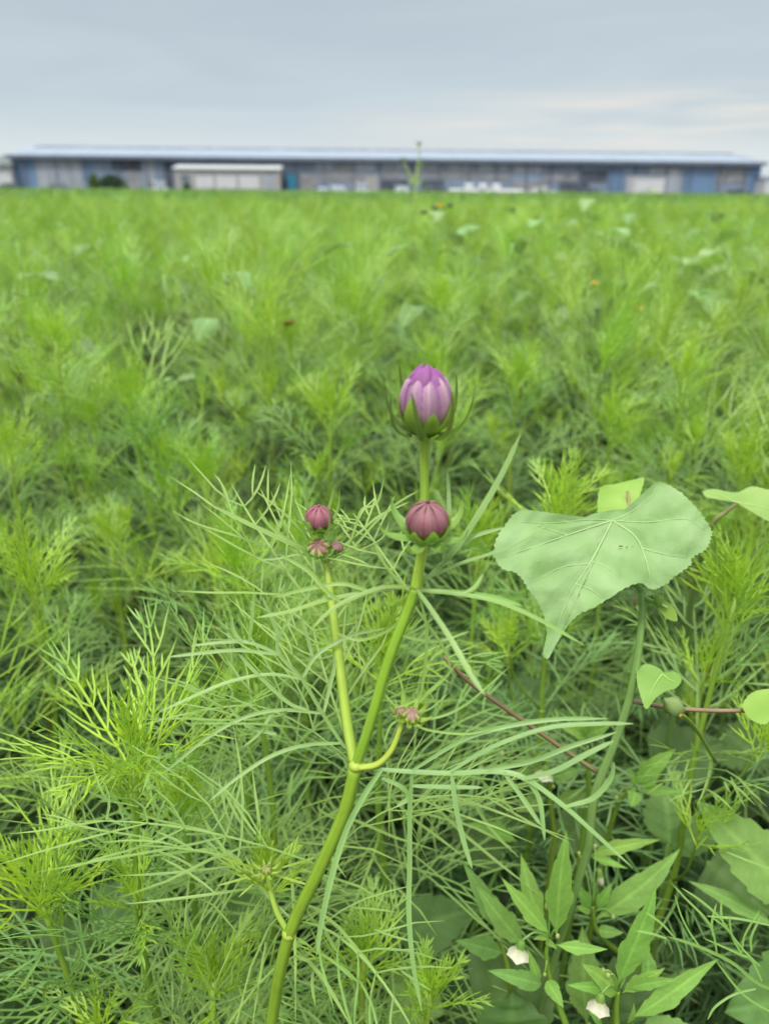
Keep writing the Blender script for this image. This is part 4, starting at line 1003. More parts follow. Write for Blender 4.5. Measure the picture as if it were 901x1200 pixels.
weed('ground cherry with a half closed pale yellow flower between narrow leaves', [(730, 1120, .55), (706, 1100, .53), (697, 1085, .52), (694, 1062, .51)], [
    ((697, 1080, .52), (795, 993, .50), 34, G2 * 1.45, 'lance', 5), ((693, 1064, .51), (670, 1030, .50), 15, G1 * .9, 'lance', 2), ((697, 1063, .51), (718, 1036, .50), 14, G1, 'lance', 2),
    ((691, 1066, .51), (675, 1062, .50), 12, G1, 'ovate', 0), ((700, 1090, .52), (730, 1093, .51), 14, G2 * 1.2, 'ovate', 0), ((690, 1005, .53), (774, 982, .51), 17, G1 * 1.0),
    ((690, 1005, .53), (736, 1016, .51), 10, G1 * 1.1), ((688, 1005, .53), (690, 985, .52), 9, G1)],
    buds=[((697, 992, .52), .0018), ((678, 1000, .52), .0014), ((718, 1075, .51), .0018)],
    bells=[((702, 1020, .50), .0042, .0120, (.2, -.1), True)])
weed('slender weed with a cross of four pointed leaves left of the broad dark leaves', [(705, 1010, .60), (715, 970, .58), (728, 935, .56), (744, 925, .55)], [
    ((745, 920, .55), (791, 877, .53), 24, G1 * 1.0), ((748, 924, .55), (800, 930, .53), 13, G1 * .95), ((743, 927, .55), (739, 946, .54), 17, G1, 'ovate', 0),
    ((744, 922, .55), (735, 900, .54), 9, G1), ((748, 920, .55), (769, 918, .54), 9, G1 * 1.05, 'lance', 0)], buds=[((722, 935, .55), .0016)])
weed('young weed with three light green leaves beside the reddish petiole', [(690, 930, .56), (689, 900, .55), (688, 875, .54)], [
    ((688, 862, .54), (655, 850, .53), 16, G1 * 1.15, 'ovate', 2), ((690, 860, .54), (715, 848, .53), 16, G1 * 1.1, 'ovate', 2), ((687, 862, .54), (684, 848, .53), 12, G1, 'ovate', 0)])
weed('ground cherry with a nodding white flower behind the long leaf segments', [(650, 980, .60), (646, 950, .59), (643, 915, .58), (640, 890, .57)], [
    ((640, 920, .58), (596, 905, .56), 22, G2 * 1.1), ((644, 915, .58), (680, 900, .57), 20, G2 * 1.2), ((640, 935, .59), (604, 950, .58), 24, G2), ((645, 940, .59), (700, 925, .57), 18, G2 * 1.1)],
    buds=[((648, 922, .57), .0016), ((588, 884, .55), .0026)], bells=[((640, 898, .56), .0062, .0085, (-.2, -.2), False)])
weed('weed with long soft grey green leaves left of the first bell flower', [(600, 1180, .52), (596, 1140, .50), (585, 1100, .49)], [
    ((612, 1110, .47), (560, 1035, .46), 30, G2 * 1.35), ((600, 1100, .48), (540, 1010, .49), 26, G2 * 1.1), ((590, 1120, .48), (535, 1100, .47), 26, G2), ((606, 985, .52), (548, 966, .50), 20, G1 * .9)])
def broadweed(label, loc, leaves, cat='broadleaf weed'):
    l0 = np.array([loc[0], loc[1], 0]); t = thing('broadleaf_weed', label, cat, l0)
    for i, (b, tip, w, c, sh) in enumerate(leaves):
        px_blade(t, b, tip, w, c, sh, teeth=6, seed=i * 3 + 1, fold=.12, droop=.06)
        bb = P(*b); mb = MB(); ctl = lerp(bb, l0, .5) + np.array([0, 0, .03]); tube(mb, spline([l0, ctl, bb], 8), [.0030, .0030, .0028, .0025, .0022, .0020, .0018, .0016], G1 * .8, k=6); part('petiole', mb, MSTEM, t)
    return t
q = P(790, 1050, .72)
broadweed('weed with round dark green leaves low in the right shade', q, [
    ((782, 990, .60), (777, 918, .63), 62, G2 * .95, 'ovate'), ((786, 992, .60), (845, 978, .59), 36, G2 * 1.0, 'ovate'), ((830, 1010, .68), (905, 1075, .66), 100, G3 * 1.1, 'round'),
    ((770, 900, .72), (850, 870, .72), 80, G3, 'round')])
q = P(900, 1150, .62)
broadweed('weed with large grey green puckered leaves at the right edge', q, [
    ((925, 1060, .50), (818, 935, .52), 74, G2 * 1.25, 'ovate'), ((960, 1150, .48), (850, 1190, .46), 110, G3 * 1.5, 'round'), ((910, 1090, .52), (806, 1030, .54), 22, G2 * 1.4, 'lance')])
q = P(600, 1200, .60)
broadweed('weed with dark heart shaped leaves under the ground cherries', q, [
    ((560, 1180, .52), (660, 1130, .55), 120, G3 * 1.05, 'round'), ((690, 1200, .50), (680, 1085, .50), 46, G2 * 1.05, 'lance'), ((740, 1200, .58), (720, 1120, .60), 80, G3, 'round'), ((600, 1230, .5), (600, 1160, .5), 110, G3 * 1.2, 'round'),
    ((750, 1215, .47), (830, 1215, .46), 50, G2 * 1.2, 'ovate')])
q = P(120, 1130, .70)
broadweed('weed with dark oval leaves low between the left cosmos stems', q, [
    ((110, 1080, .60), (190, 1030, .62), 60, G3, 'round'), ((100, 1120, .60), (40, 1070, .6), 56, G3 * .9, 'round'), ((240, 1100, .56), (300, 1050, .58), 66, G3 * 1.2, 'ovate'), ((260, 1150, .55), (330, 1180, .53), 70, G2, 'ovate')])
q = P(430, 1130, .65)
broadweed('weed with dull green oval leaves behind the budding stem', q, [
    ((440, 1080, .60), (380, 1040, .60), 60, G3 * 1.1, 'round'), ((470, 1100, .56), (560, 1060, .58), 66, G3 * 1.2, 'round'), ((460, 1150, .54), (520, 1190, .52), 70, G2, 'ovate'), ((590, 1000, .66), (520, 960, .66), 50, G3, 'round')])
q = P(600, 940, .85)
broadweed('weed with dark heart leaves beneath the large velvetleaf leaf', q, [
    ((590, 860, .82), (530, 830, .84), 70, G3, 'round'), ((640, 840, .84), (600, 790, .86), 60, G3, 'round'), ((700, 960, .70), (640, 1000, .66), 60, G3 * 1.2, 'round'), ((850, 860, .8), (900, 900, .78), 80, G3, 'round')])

# ------------------------------------------------------------------ individually placed cosmos plants (tip pixel, depth)
placed = []
def place_tip(px, py, d, label, seed, **kw):
    p = P(px, py, d); placed.append(p[:2].copy())
    return near_plant(p[2], seed, label, (p[0], p[1], 0), **kw)
NEAR = [
    (158, 892, .40, 'cosmos plant with a vivid yellow green crown at the lower left', dict(tuft=1.05, zlow=.25, wide=True, nsh=1)),
    (48, 1055, .43, 'cosmos plant with a yellow green crown in the bottom left corner', dict(tuft=1.1, zlow=.2, wide=True, nsh=1)),
    (38, 680, .62, 'cosmos plant with a bright crown at the left edge halfway down', dict(tuft=1.1)),
    (278, 672, .56, 'cosmos plant with a bright crown behind and left of the small bud cluster', dict(tuft=1.05)),
    (66, 400, .98, 'tall blurred cosmos plant with a pale crown on the upper left', dict(tuft=1.05)),
    (152, 470, .92, 'blurred cosmos plant with a green crown right of the tall pale one', {}),
    (388, 480, .84, 'blurred cosmos plant with its crown left of the large purple bud', {}),
    (516, 352, 1.2, 'blurred cosmos plant standing straight above the large purple bud', dict(tuft=1.05)),
    (802, 442, .86, 'blurred cosmos plant on the right with a pale stem and star shaped crown', dict(tuft=1.05)),
    (652, 600, .60, 'cosmos plant with a brush like yellow green crown behind the heart leaf', dict(tuft=1.1)),
    (862, 700, .50, 'cosmos plant with a tall bright crown right of the velvetleaf stem', dict(tuft=1.1, zlow=.3)),
    (300, 800, .47, 'cosmos plant whose grey green leaves fill the space left of the budding stem', dict(leaf_scale=1.1, nsh=0, zlow=.35, fine=True, tuft=.8)),
    (215, 960, .47, 'cosmos plant with arching leaves between the left crown and the budding stem', dict(nsh=0, zlow=.3, fine=True)),
    (448, 780, .50, 'cosmos plant directly behind the fork of the budding stem', dict(nsh=0, zlow=.35, fine=True)),
    (425, 1125, .43, 'low cosmos plant at the bottom right of the budding stem', dict(nsh=0, tuft=.9, zlow=.2, leaf_scale=.75)),
    (250, 1150, .42, 'low cosmos plant at the bottom between two stems', dict(nsh=0, tuft=.9, zlow=.25, leaf_scale=.85, fine=True)),
    (505, 1165, .42, 'low bright cosmos plant at the bottom centre', dict(nsh=0, tuft=1.0, zlow=.2, leaf_scale=.6)),
    (240, 560, .86, 'cosmos plant with a reddish lower stem on the left', dict(red=True)),
    (608, 448, 1.02, 'blurred cosmos plant right of the large purple bud', {}),
    (872, 545, .78, 'blurred cosmos plant near the right edge above the side lit leaf', {}),
    (350, 640, .70, 'cosmos plant behind the small bud cluster', {}),
    (560, 640, .72, 'cosmos plant behind the round closed bud', {}),
    (130, 640, .80, 'dull green cosmos plant between the two left crowns', dict(tuft=.9)),
    (715, 500, .86, 'cosmos plant behind the yellow green half hidden leaf', {}),
    (10, 530, .80, 'cosmos plant at the left edge below the pale tall one', dict(red=True)),
]
for i, (px, py, d, lab, kw) in enumerate(NEAR): place_tip(px, py, d, lab, 100 + i, **kw)

# right hand bottom cosmos leaf reaching in from outside the frame, with its plant
rp = P(1010, 1060, .42); near_plant(rp[2], 77, 'cosmos plant outside the right edge whose leaf reaches in at the bottom right', (rp[0], rp[1], 0), zlow=.15, nsh=0, leaf_scale=.5)
rc = [o for o in C.objects if o.type == 'EMPTY' and o.get('label', '').startswith('cosmos plant outside')][0]; rc.rotation_euler.z = 0
zb = lambda x, y, d=.40: (730 + x * .25, 900 + y * .25, d)
placed.append(rp[:2])
px_leaf(rc, [
    ([(990, 1225, .42), zb(800, 1080, .41), zb(640, 1015, .40), zb(520, 920, .395), zb(430, 870, .39), zb(310, 820, .385), zb(205, 790, .38)], .0016),
    [zb(440, 880), zb(420, 770), zb(380, 700), zb(300, 620), zb(225, 540)], [zb(520, 800), zb(450, 700), zb(360, 620), zb(272, 562)], [zb(360, 840), zb(310, 770), zb(270, 690), zb(240, 592)],
    [zb(240, 795), zb(180, 730), zb(105, 675)], [zb(205, 800), zb(130, 775), zb(60, 762)], [zb(420, 790), zb(415, 720), zb(436, 635)], [zb(470, 735), zb(458, 680), zb(460, 610)], [zb(555, 860), zb(570, 780), zb(640, 665)],
    [zb(600, 860), zb(600, 790), zb(648, 690)], [zb(560, 880), zb(510, 790), zb(495, 690)], [zb(640, 930), zb(560, 850), zb(480, 750), zb(400, 690)], [zb(700, 740), zb(560, 710), zb(470, 700), zb(390, 695)],
    [zb(700, 1150), zb(560, 1060), zb(430, 900)], [zb(620, 1035), zb(520, 1060), zb(430, 1120), zb(395, 1180)], [zb(720, 480), zb(600, 440), zb(480, 392)], [zb(650, 1000), zb(600, 900), zb(540, 870), zb(370, 795)]],
    c=GM * 1.1, w=.0012)
# thin side shoot of the right plant with a closed yellow tipped bud
rt = [o for o in C.objects if o.get('label', '').startswith('cosmos plant with a tall bright crown')][0]; rt.rotation_euler.z = 0
stem_part([(838, 893, .50), (825, 870, .46), (810, 848, .41), (797, 836, .388)], [.0013, .0010], STM_, STM_, rt, name='bud_stalk', n=10)
ax_ = spline([P(797, 836, .388), P(788, 827, .384), P(778, 819, .381)], 9)
mb = MB(); tube(mb, ax_, [.0010, .0030, .0042, .0048, .0048, .0042, .0030, .0016, .0005], np.array([.20, .30, .09]), np.array([.26, .34, .12]), k=10, ribs=.13)
tube(mb, spline([P(795, 836, .384), P(797, 840, .382)], 4), [.0012, .0016, .0012, .0004], np.array([.55, .32, .05]), k=6)
part('flower_bud', mb, MBROAD, rt)['label'] = 'closed green bud with a yellow tip on a thin stalk'

# ------------------------------------------------------------------ velvetleaf standing in the field
def field_velvet(px, py, d, label, seed, nl=5, flower=False, capsules=0, group=None, size=.055, dark=False):
    g = np.random.default_rng(seed); p = P(px, py, d); h = p[2]
    t = thing('velvetleaf_plant', label, 'velvetleaf plant', (p[0], p[1], 0), group)
    placed.append(p[:2].copy())
    mb = MB(); sp = stem_path(h, seed); tube(mb, sp, np.linspace(.005, .0022, 22), np.array([.2, .17, .09]), VS * 1.3, k=7); obj('stem', mb.mesh('stem'), MSTEM, t)
    nl = nl + 3 if nl > 2 else nl
    for i in range(nl):
        z = h - .015 - .05 * i * g.uniform(.7, 1.2); a = i * 2.4 + g.uniform(-.4, .4) + seed; b = stem_at(sp, z)
        pe = b + np.array([math.cos(a), math.sin(a), .35]) * g.uniform(.03, .07); s_ = size * .52 * g.uniform(.7, 1.2) * (.7 if i == 0 else 1)
        tip = pe + np.array([math.cos(a), math.sin(a), -g.uniform(.1, .9)]) * s_ * 1.6
        mb = MB(); tube(mb, [b, lerp(b, pe, .6) + [0, 0, .006], pe], .0013, VS * 1.2, k=5); pt = obj('petiole', mb.mesh('petiole'), MSTEM, t)
        mb = MB(); blade(mb, pe - (tip - pe) * .12, tip, s_, (0, 0, 1), jit(np.array([.19, .30, .11]) * (.8 if dark else 1), .12), 9, .14, .1, n=16, shape='round', seed=seed + i)
        obj('leaf', mb.mesh('leaf'), MVELVET, t)
    for k in range(capsules):
        a = g.uniform(0, 6.28); b = stem_at(sp, h - g.uniform(0, .12)); q = b + np.array([math.cos(a), math.sin(a), .6]) * g.uniform(.015, .06)
        mb = MB(); tube(mb, [b, lerp(b, q, .6), q], .001, VS, k=4); ball(mb, q, .007, np.array([.13, .19, .09]), k=10, m=6, sq=(1, 1, .8)); obj('seed_capsule', mb.mesh('seed_capsule'), MBROAD, t)
    if flower:
        q = np.array([sp[-1][0] + .008, sp[-1][1] - .01, h + .012]); mb = MB()
        for k in range(5):
            a = k * 2 * math.pi / 5; e = q + np.array([math.cos(a) * .011, math.sin(a) * .011, .006]); blade(mb, q, e, .006, (0, 0, 1), (.85, .42, .03), 0, .1, .1, n=6, shape='ovate')
        tube(mb, [sp[-1], q], .0012, VS, k=5); obj('flower', mb.mesh('flower'), MPETAL, t)
    return t
for i, a in enumerate([
    (510, 249, 1.75, 'velvetleaf with an orange flower and dark seed capsules above the middle of the field', dict(flower=True, capsules=3, nl=4)),
    (262, 318, 1.35, 'velvetleaf with a dark cluster of seed capsules in the left field', dict(capsules=5, nl=4, size=.045)),
    (192, 322, 1.45, 'velvetleaf holding one pale drooping leaf left of the capsule cluster', dict(nl=1, size=.085)),
    (740, 370, 1.5, 'velvetleaf with an orange flower on a dark bent stem in the right field', dict(flower=True, capsules=2, nl=3)),
    (802, 276, 2.1, 'velvetleaf with pale leaves high in the right field', dict(nl=5, size=.095)),
    (855, 296, 1.9, 'velvetleaf with two pale leaves near the right edge', dict(nl=5, size=.095)),
    (690, 234, 3.0, 'velvetleaf whose leaf breaks the field line right of centre', dict(nl=6, size=.07)),
    (745, 224, 3.4, 'velvetleaf rising a little above the field line before the white container', dict(nl=6, size=.08)),
    (430, 275, 2.0, 'velvetleaf with a broad dull leaf left of centre', dict(nl=5, size=.075, dark=True)),
    (575, 248, 2.5, 'velvetleaf with pale leaves right of the orange flower', dict(nl=5, size=.095)),
    (55, 300, 1.7, 'velvetleaf with whitish spotted leaf near the left edge', dict(nl=5)),
    (20, 285, 1.5, 'velvetleaf with dark broad leaves at the upper left edge', dict(nl=6, size=.08, dark=True)),
    (250, 300, 1.6, 'yellow green velvetleaf behind the capsule cluster', dict(nl=4)),
    (640, 300, 2.2, 'velvetleaf with small pale capsules in the right middle field', dict(nl=4, capsules=4)),
    (880, 258, 2.4, 'velvetleaf high at the right edge', dict(nl=6, size=.095)),
    (600, 285, 1.8, 'velvetleaf with dull leaves behind the bare stem', dict(nl=5, dark=True)),
    (140, 262, 2.6, 'velvetleaf far in the left field', dict(nl=4)),
    (560, 300, 1.9, 'dull green velvetleaf below the pale one right of the orange flower', dict(nl=5, size=.07, dark=True)),
    (640, 262, 2.4, 'velvetleaf with several drooping leaves right of centre under the field line', dict(nl=6, size=.09)),
    (715, 268, 2.3, 'velvetleaf with overlapping leaves in the right far field', dict(nl=6, size=.09)),
    (770, 318, 1.9, 'velvetleaf half sunk in the cosmos left of the two pale leaves', dict(nl=5, size=.07)),
    (830, 252, 3.0, 'velvetleaf below the right end of the warehouse', dict(nl=6, size=.10)),
    (690, 340, 1.6, 'velvetleaf with a thin dark stalk above the heart leaf plant', dict(nl=4, size=.05, flower=True, capsules=2)),
    (90, 268, 2.2, 'velvetleaf with drooping leaves under the left warehouse panels', dict(nl=5, size=.08)),
]): field_velvet(*a[:4], 300 + i, **a[4])
for i in range(46):
    d = rng.uniform(3.2, 16); px = rng.uniform(-40, 930) if i % 3 else rng.uniform(500, 930)
    r_ = ray(px, 219 + (px - 450) * .0078); p = CAM + r_ * d; p[2] = rng.uniform(.76, .87)
    t = field_velvet(0, 0, .1, 'small blurred velvetleaf with pale leaves among the far cosmos', 400 + i, nl=5, group='velvetleaf plants scattered in the far field', size=.10) if i < 4 else copy_tree(fv[i % 4])
    if i == 0: fv = []
    if i < 4: placed.pop(); fv.append(t)
    t.location = (p[0], p[1], -(P(0, 0, .1)[2] - p[2]) if True else 0); t.rotation_euler.z = rng.uniform(0, 6.28)
    placed.append(p[:2].copy())

# tall lone cosmos stalk against the warehouse
tl = P(487, 228, 2.9); loc = np.array([tl[0], tl[1], 0]); t = thing('cosmos_stalk', 'thin lone cosmos stalk with small buds rising above the field against the warehouse', 'cosmos plant', loc); placed.append(loc[:2])
D_ = 2.9
stem_part([(486, 260, D_), (486, 225, D_), (488, 205, D_), (491, 185, D_), (491, 170, D_)], [.0045, .0036, .0026], STM_ * [1.2, 1.1, 2], STM_ * [1.2, 1.1, 2], t, world_tail=[loc, loc + [0, 0, .4]], k=6)
stem_part([(486, 214, D_), (480, 204, D_), (474, 193, D_), (472, 187, D_)], [.0030, .0024], STM_ * [1.2, 1.1, 2], STM_ * [1.2, 1.1, 2], t, name='side_stem', n=8, k=6)
stem_part([(487, 210, D_), (492, 200, D_), (493, 196, D_)], [.0026, .0022], STM_, STM_, t, name='side_stem', n=6, k=6)
for (bx2, by2, rr) in ((491, 169, .007), (472, 187, .007), (493, 194, .007)):
    c = P(bx2, by2, D_)
    mb = MB(); ball(mb, c, rr, np.array([.16, .18, .07]), k=10, m=6)
    for k in range(8):
        a = k * math.pi / 4; ribbon(mb, [c, c + np.array([math.cos(a) * .012, math.sin(a) * .012, .004]), c + np.array([math.cos(a) * .022, math.sin(a) * .022, .016])], .002, (0, 0, 1), G1 * .8)
    part('flower_bud', mb, MBROAD, t)
mb = MB()
for k, zz in enumerate((.72, .78, .84, .9, .97, 1.0)):
    for s in (0, 1): cosmos_leaf(mb, .09, MID_, YNG_, (loc[0], loc[1], zz), axes(k * 1.57 + s * 3.14, R(30)), lod=1, pairs=3, sec=1)
part('foliage', mb, MLEAF, t)

# magenta cosmos flower deep in the leaves
mf = P(338, 384, 1.18); placed.append(mf[:2]); t = near_plant(mf[2] - .012, 61, 'cosmos plant hiding one half open magenta flower in the left middle field', (mf[0], mf[1], 0))
for k in range(8):
    a = k * math.pi / 4; mb = MB(); b = np.array([0, 0, mf[2]]); blade(mb, b, b + np.array([math.cos(a) * .014, math.sin(a) * .014, .012]), .006, (0, 0, 1), (.30, .02, .10), 0, .1, .1, n=8, shape='ovate'); obj('petal', mb.mesh('petal'), MPETAL, t)

# ------------------------------------------------------------------ the individual cosmos plants of the near field
def field_meshes(lod, nplants, hbase=.8):
    res = []
    for k in range(nplants):
        sp = stem_path(hbase, 900 + k + lod * 50); mb = MB(); x = np.linspace(0, 1, 22)
        tube(mb, sp[::3] if lod else sp, np.linspace(.0032, .0014, len(sp[::3] if lod else sp)), MAT_ * .6 if k % 3 else RED_, STM_ * .75, k=5); sm = mb
        fm = MB(); z = hbase - .018; i = 0
        while z > (.28 if lod == 1 else .5):
            for s in (0, 1):
                a = i * math.pi / 2 + s * math.pi + rng.uniform(-.4, .4); el = R(max(2, 52 - 12 * i) + rng.uniform(-14, 16))
                y = min(1, max(0, 1 - i / 3.5)); c = lerp(MAT_ * max(.75, 1 - .04 * i), YNG_, y * .55)
                cosmos_leaf(fm, (.14 + .006 * min(6, i)) * rng.uniform(.8, 1.25), jit(c, .14), jit(lerp(c, YNG_, .25), .1), stem_at(sp, z), axes(a, el, rng.uniform(-.4, .4)), lod=lod,
                            droop=.05 + .05 * min(5, i), pairs=4 if lod == 1 else 3, sec=1, spread=32 if i < 2 else 42, pin=.52)
            z -= min(.07, .022 + .009 * i) * rng.uniform(.85, 1.15); i += 1
        tuft_mb(fm, sp[-1], rng.uniform(1.0, 1.4), lod, 1.08 - .10 * (k % 3), 8 if lod == 1 else 5)
        for q in range(4):
            a = rng.uniform(0, 6.28); b = stem_at(sp, hbase - .10 - .06 * q); ln = rng.uniform(.05, .12)
            e = b + np.array([math.cos(a) * ln * .8, math.sin(a) * ln * .8, ln * .8]); tube(fm, [b, lerp(b, e, .5) + [math.cos(a) * .01, math.sin(a) * .01, 0], e], .0011, STM_ * .9, k=4)
            tuft_mb(fm, e, rng.uniform(.7, .95), lod, .95, 5)
        res.append((sm, fm))
    return res
fmid = field_meshes(1, 7)
protos = []
for (sm, fm) in fmid:
    s1 = sm.mesh('stem'); s1.materials.append(MSTEM); f1 = fm.mesh('foliage'); f1.materials.append(MLEAF); protos.append((s1, f1))
def clear(p, dmin):
    return all((p[0] - q[0]) ** 2 + (p[1] - q[1]) ** 2 > dmin * dmin for q in placed)
cells = []
ys = .62
pts = []
g = np.random.default_rng(21)
grid = .18
for iy in range(0, 26):
    for ix in range(-30, 31):
        x = ix * grid + g.uniform(-.045, .045); y = .55 + iy * grid + g.uniform(-.045, .045)
        d = math.hypot(x, y)
        if d < .60: continue
        pts.append((d, x, y))
pts.sort()
count = 0; rest = []
used_vis = 300 - len(NEAR) - 8
for d, x, y in pts:
    vis = abs(x) < y * .60 + .10
    # the opening with the weeds at the lower right
    if x > .02 and d < .78 and y < .8: continue
    if not clear((x, y), .055 if d < 1.2 else .05): continue
    if vis and count < used_vis:
        h = g.uniform(.48, .68) if d < .92 else (g.uniform(.64, .82) if d < 1.6 else g.uniform(.66, .84)); s = h / .8
        zc = 'left' if x / y < -.17 else ('middle' if x / y < .17 else 'right')
        zr = 'nearer' if y < 1.7 else 'farther'
        root = thing('cosmos_plant', 'budless feathery cosmos plant in the %s rows of the %s third of the crowd' % (zr, zc), 'cosmos plant', (x, y, 0), 'cosmos plants crowding the %s rows, %s third' % (zr, zc), g.uniform(0, 6.28))
        root.scale = (1, 1, s); k = g.integers(len(protos))
        root.rotation_euler.x = g.uniform(-.14, .14); root.rotation_euler.y = g.uniform(-.14, .14)
        obj('stem', protos[k][0], None, root); obj('foliage', protos[k][1], None, root); count += 1
    else: rest.append((x, y, g.uniform(.88, 1.07)))

# ------------------------------------------------------------------ the rest of the field: one object, plants scattered by geometry nodes
def instancer(name, label, meshes, mtl, P_, rotz, scl, idx):
    col = bpy.data.collections.new(name + '_kinds')
    for i, me in enumerate(meshes):
        o = bpy.data.objects.new('kind_%02d' % i, me); col.objects.link(o)
    me = bpy.data.meshes.new(name); me.from_pydata(np.asarray(P_).tolist(), [], [])
    a = me.attributes.new('rz', 'FLOAT', 'POINT'); a.data.foreach_set('value', np.asarray(rotz, np.float32))
    a = me.attributes.new('sc', 'FLOAT', 'POINT'); a.data.foreach_set('value', np.asarray(scl, np.float32))
    a = me.attributes.new('ki', 'INT', 'POINT'); a.data.foreach_set('value', np.asarray(idx, np.int32))
    ob = obj(name, me, mtl); ob['kind'] = 'stuff'; ob['label'] = label
    gr = bpy.data.node_groups.new(name, 'GeometryNodeTree')
    gr.interface.new_socket('Geometry', in_out='INPUT', socket_type='NodeSocketGeometry'); gr.interface.new_socket('Geometry', in_out='OUTPUT', socket_type='NodeSocketGeometry')
    gi = gr.nodes.new('NodeGroupInput'); go = gr.nodes.new('NodeGroupOutput')
    ip = gr.nodes.new('GeometryNodeInstanceOnPoints'); ci = gr.nodes.new('GeometryNodeCollectionInfo'); ci.inputs[0].default_value = col
    ci.inputs['Separate Children'].default_value = True; ci.inputs['Reset Children'].default_value = True
    def named(nm, ty):
        n = gr.nodes.new('GeometryNodeInputNamedAttribute'); n.data_type = ty; n.inputs['Name'].default_value = nm; return n.outputs['Attribute']
    l = gr.links.new
    cx = gr.nodes.new('ShaderNodeCombineXYZ'); l(named('rz', 'FLOAT'), cx.inputs[2])
    er = gr.nodes.new('FunctionNodeEulerToRotation'); l(cx.outputs[0], er.inputs[0])
    l(gi.outputs[0], ip.inputs['Points']); l(ci.outputs[0], ip.inputs['Instance']); ip.inputs['Pick Instance'].default_value = True
    l(named('ki', 'INT'), ip.inputs['Instance Index']); l(er.outputs[0], ip.inputs['Rotation']); l(named('sc', 'FLOAT'), ip.inputs['Scale'])
    l(ip.outputs[0], go.inputs[0])
    md = ob.modifiers.new('scatter', 'NODES'); md.node_group = gr
    return ob
far = field_meshes(2, 6)
def joined(sm, fm):
    mb = MB(); mb.v = sm.v + fm.v; mb.c = sm.c + fm.c; mb.f = list(sm.f) + [tuple(i + sm.n for i in q) for q in fm.f]; mb.n = sm.n + fm.n; return mb
midj = [joined(*q) for q in fmid]; farj = [joined(*q) for q in far]
def clump(w, n, tall=.8, seed=0, spots=0):
    g = np.random.default_rng(seed); mb = MB()
    for i in range(n):
        s = farj[i % len(farj)]; v = np.concatenate(s.v); v = v[:]; a = g.uniform(0, 6.28); ca, sa = math.cos(a), math.sin(a); sc = g.uniform(.92, 1.08)
        x, y = g.uniform(-w / 2, w / 2, 2)
        v = np.stack([v[:, 0] * ca - v[:, 1] * sa + x, v[:, 0] * sa + v[:, 1] * ca + y, v[:, 2] * sc], 1)
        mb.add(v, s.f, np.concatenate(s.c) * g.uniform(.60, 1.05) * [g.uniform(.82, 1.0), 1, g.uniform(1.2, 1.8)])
    for i in range(spots):       # the odd broad pale leaf among them
        x, y = g.uniform(-w / 2, w / 2, 2); b = np.array([x, y, g.uniform(.76, .86)]); a = g.uniform(0, 6.28)
        blade(mb, b, b + np.array([math.cos(a), math.sin(a), g.uniform(-.7, .3)]) * .14, .075, (0, 0, 1), jit(VL * [.75, .9, .8], .35), 0, .1, .1, n=6, shape='round')
    return mb
kinds = []
for j in midj + farj: kinds.append(j)
nmid, nfar = len(midj), len(farj)
kinds += [clump(1.0, 14, seed=k, spots=(2, 9, 1, 5, 14, 3)[k]) for k in range(6)]
kmesh = []
for j in kinds:
    me = j.mesh('cosmos_mass_kind'); me.materials.append(MFIELD); kmesh.append(me)
PP, RZs, SC, KI = [], [], [], []
def addp(x, y, s, k, z=0): PP.append((x, y, z)); RZs.append(g.uniform(0, 6.28)); SC.append(s); KI.append(int(k))
for (x, y, s) in rest: addp(x, y, s, g.integers(nmid))
# between 5 m and 9 m single plants, then clumps
y = .55 + 26 * grid
while y < 9:
    w = y * .72 + 1.0; x = -w
    while x < w:
        if clear((x, y), .05): addp(x + g.uniform(-.06, .06), y + g.uniform(-.06, .06), g.uniform(.84, 1.02), g.integers(nmid, nmid + nfar))
        x += .15
    y += .15
while y < 100:
    st = .75 if y < 22 else (1.0 if y < 45 else 1.5); w = y * .66 + 2; x = -w
    while x < w:
        addp(x + g.uniform(-.3, .3), y + g.uniform(-.3, .3), g.uniform(.84, .95) * (1.10 if g.random() < .06 else 1), nmid + nfar + g.integers(6)); x += st
    y += st
# the sides and the ground behind the camera
for i in range(900):
    x, y = g.uniform(-4, 4), g.uniform(-2, 1.2)
    if math.hypot(x, y) < .5 or (abs(x) < y * .66 + .12) or (y > .5 and abs(x) < 3.75): continue
    addp(x, y, g.uniform(.85, 1.02), g.integers(nmid))
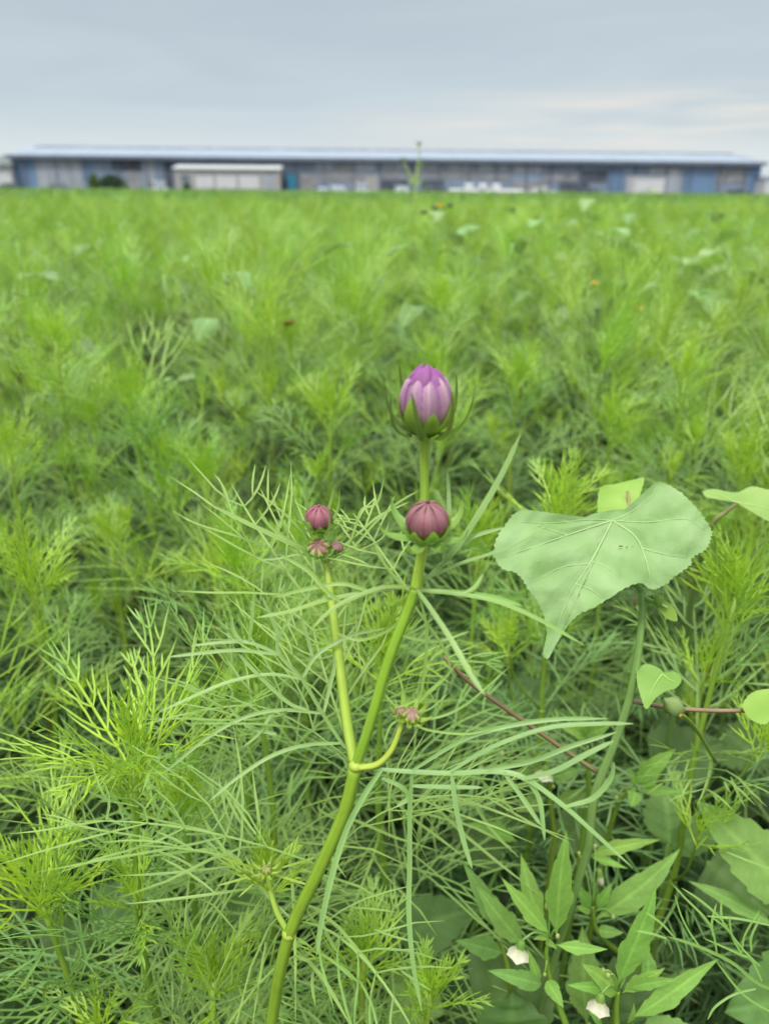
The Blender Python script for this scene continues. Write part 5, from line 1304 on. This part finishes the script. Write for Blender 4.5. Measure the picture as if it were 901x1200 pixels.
# low seedlings and weeds added between near plants, colour darkened to deepen the shade
lowk = []
for k in range(5):
    gg = np.random.default_rng(70 + k); mb = MB()
    for i in range(16):
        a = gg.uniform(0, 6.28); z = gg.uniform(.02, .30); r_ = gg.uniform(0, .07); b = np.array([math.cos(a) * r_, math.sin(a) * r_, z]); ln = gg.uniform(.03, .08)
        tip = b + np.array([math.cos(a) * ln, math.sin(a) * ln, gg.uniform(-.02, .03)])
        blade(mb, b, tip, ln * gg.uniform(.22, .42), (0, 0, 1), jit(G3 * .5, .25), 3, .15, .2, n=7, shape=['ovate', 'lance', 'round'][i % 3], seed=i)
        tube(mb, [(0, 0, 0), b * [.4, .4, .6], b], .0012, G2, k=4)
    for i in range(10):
        cosmos_leaf(mb, gg.uniform(.08, .12), jit(OLD_SHADE_ * 1.2, .2), OLD_SHADE_ * 1.4, (0, 0, gg.uniform(.05, .34)), axes(gg.uniform(0, 6.28), R(gg.uniform(0, 40))), lod=1, droop=.3, pairs=4, sec=1)
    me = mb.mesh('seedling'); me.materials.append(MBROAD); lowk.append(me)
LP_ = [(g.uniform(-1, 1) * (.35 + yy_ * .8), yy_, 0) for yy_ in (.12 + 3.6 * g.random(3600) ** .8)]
instancer('low_weeds', 'low weeds and seedlings added between the stems, shade put into their dark colour', lowk, MBROAD, LP_, g.uniform(0, 6.28, len(LP_)), g.uniform(.7, 1.25, len(LP_)), g.integers(0, 5, len(LP_)))
o = instancer('cosmos_field', 'dense mass of feathery cosmos foliage filling the field to the warehouse', kmesh, MFIELD, PP, RZs, SC, KI)
print('mass instances', len(PP), 'near', count, 'placed', len(placed))
# underlay sheet under the far canopy, shade of lower foliage put into its colour
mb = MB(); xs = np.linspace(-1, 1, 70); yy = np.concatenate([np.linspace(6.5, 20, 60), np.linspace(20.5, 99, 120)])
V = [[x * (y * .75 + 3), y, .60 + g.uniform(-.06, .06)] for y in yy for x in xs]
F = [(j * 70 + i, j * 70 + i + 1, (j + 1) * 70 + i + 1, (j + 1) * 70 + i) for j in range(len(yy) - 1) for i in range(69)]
mb.add(V, F, OLD_SHADE_); o = kind(obj('undergrowth', mb.mesh('undergrowth', smooth=False), MFIELD), 'stuff'); o['label'] = 'underlay sheet for undergrowth beneath the far cosmos, shade put into its dark green'
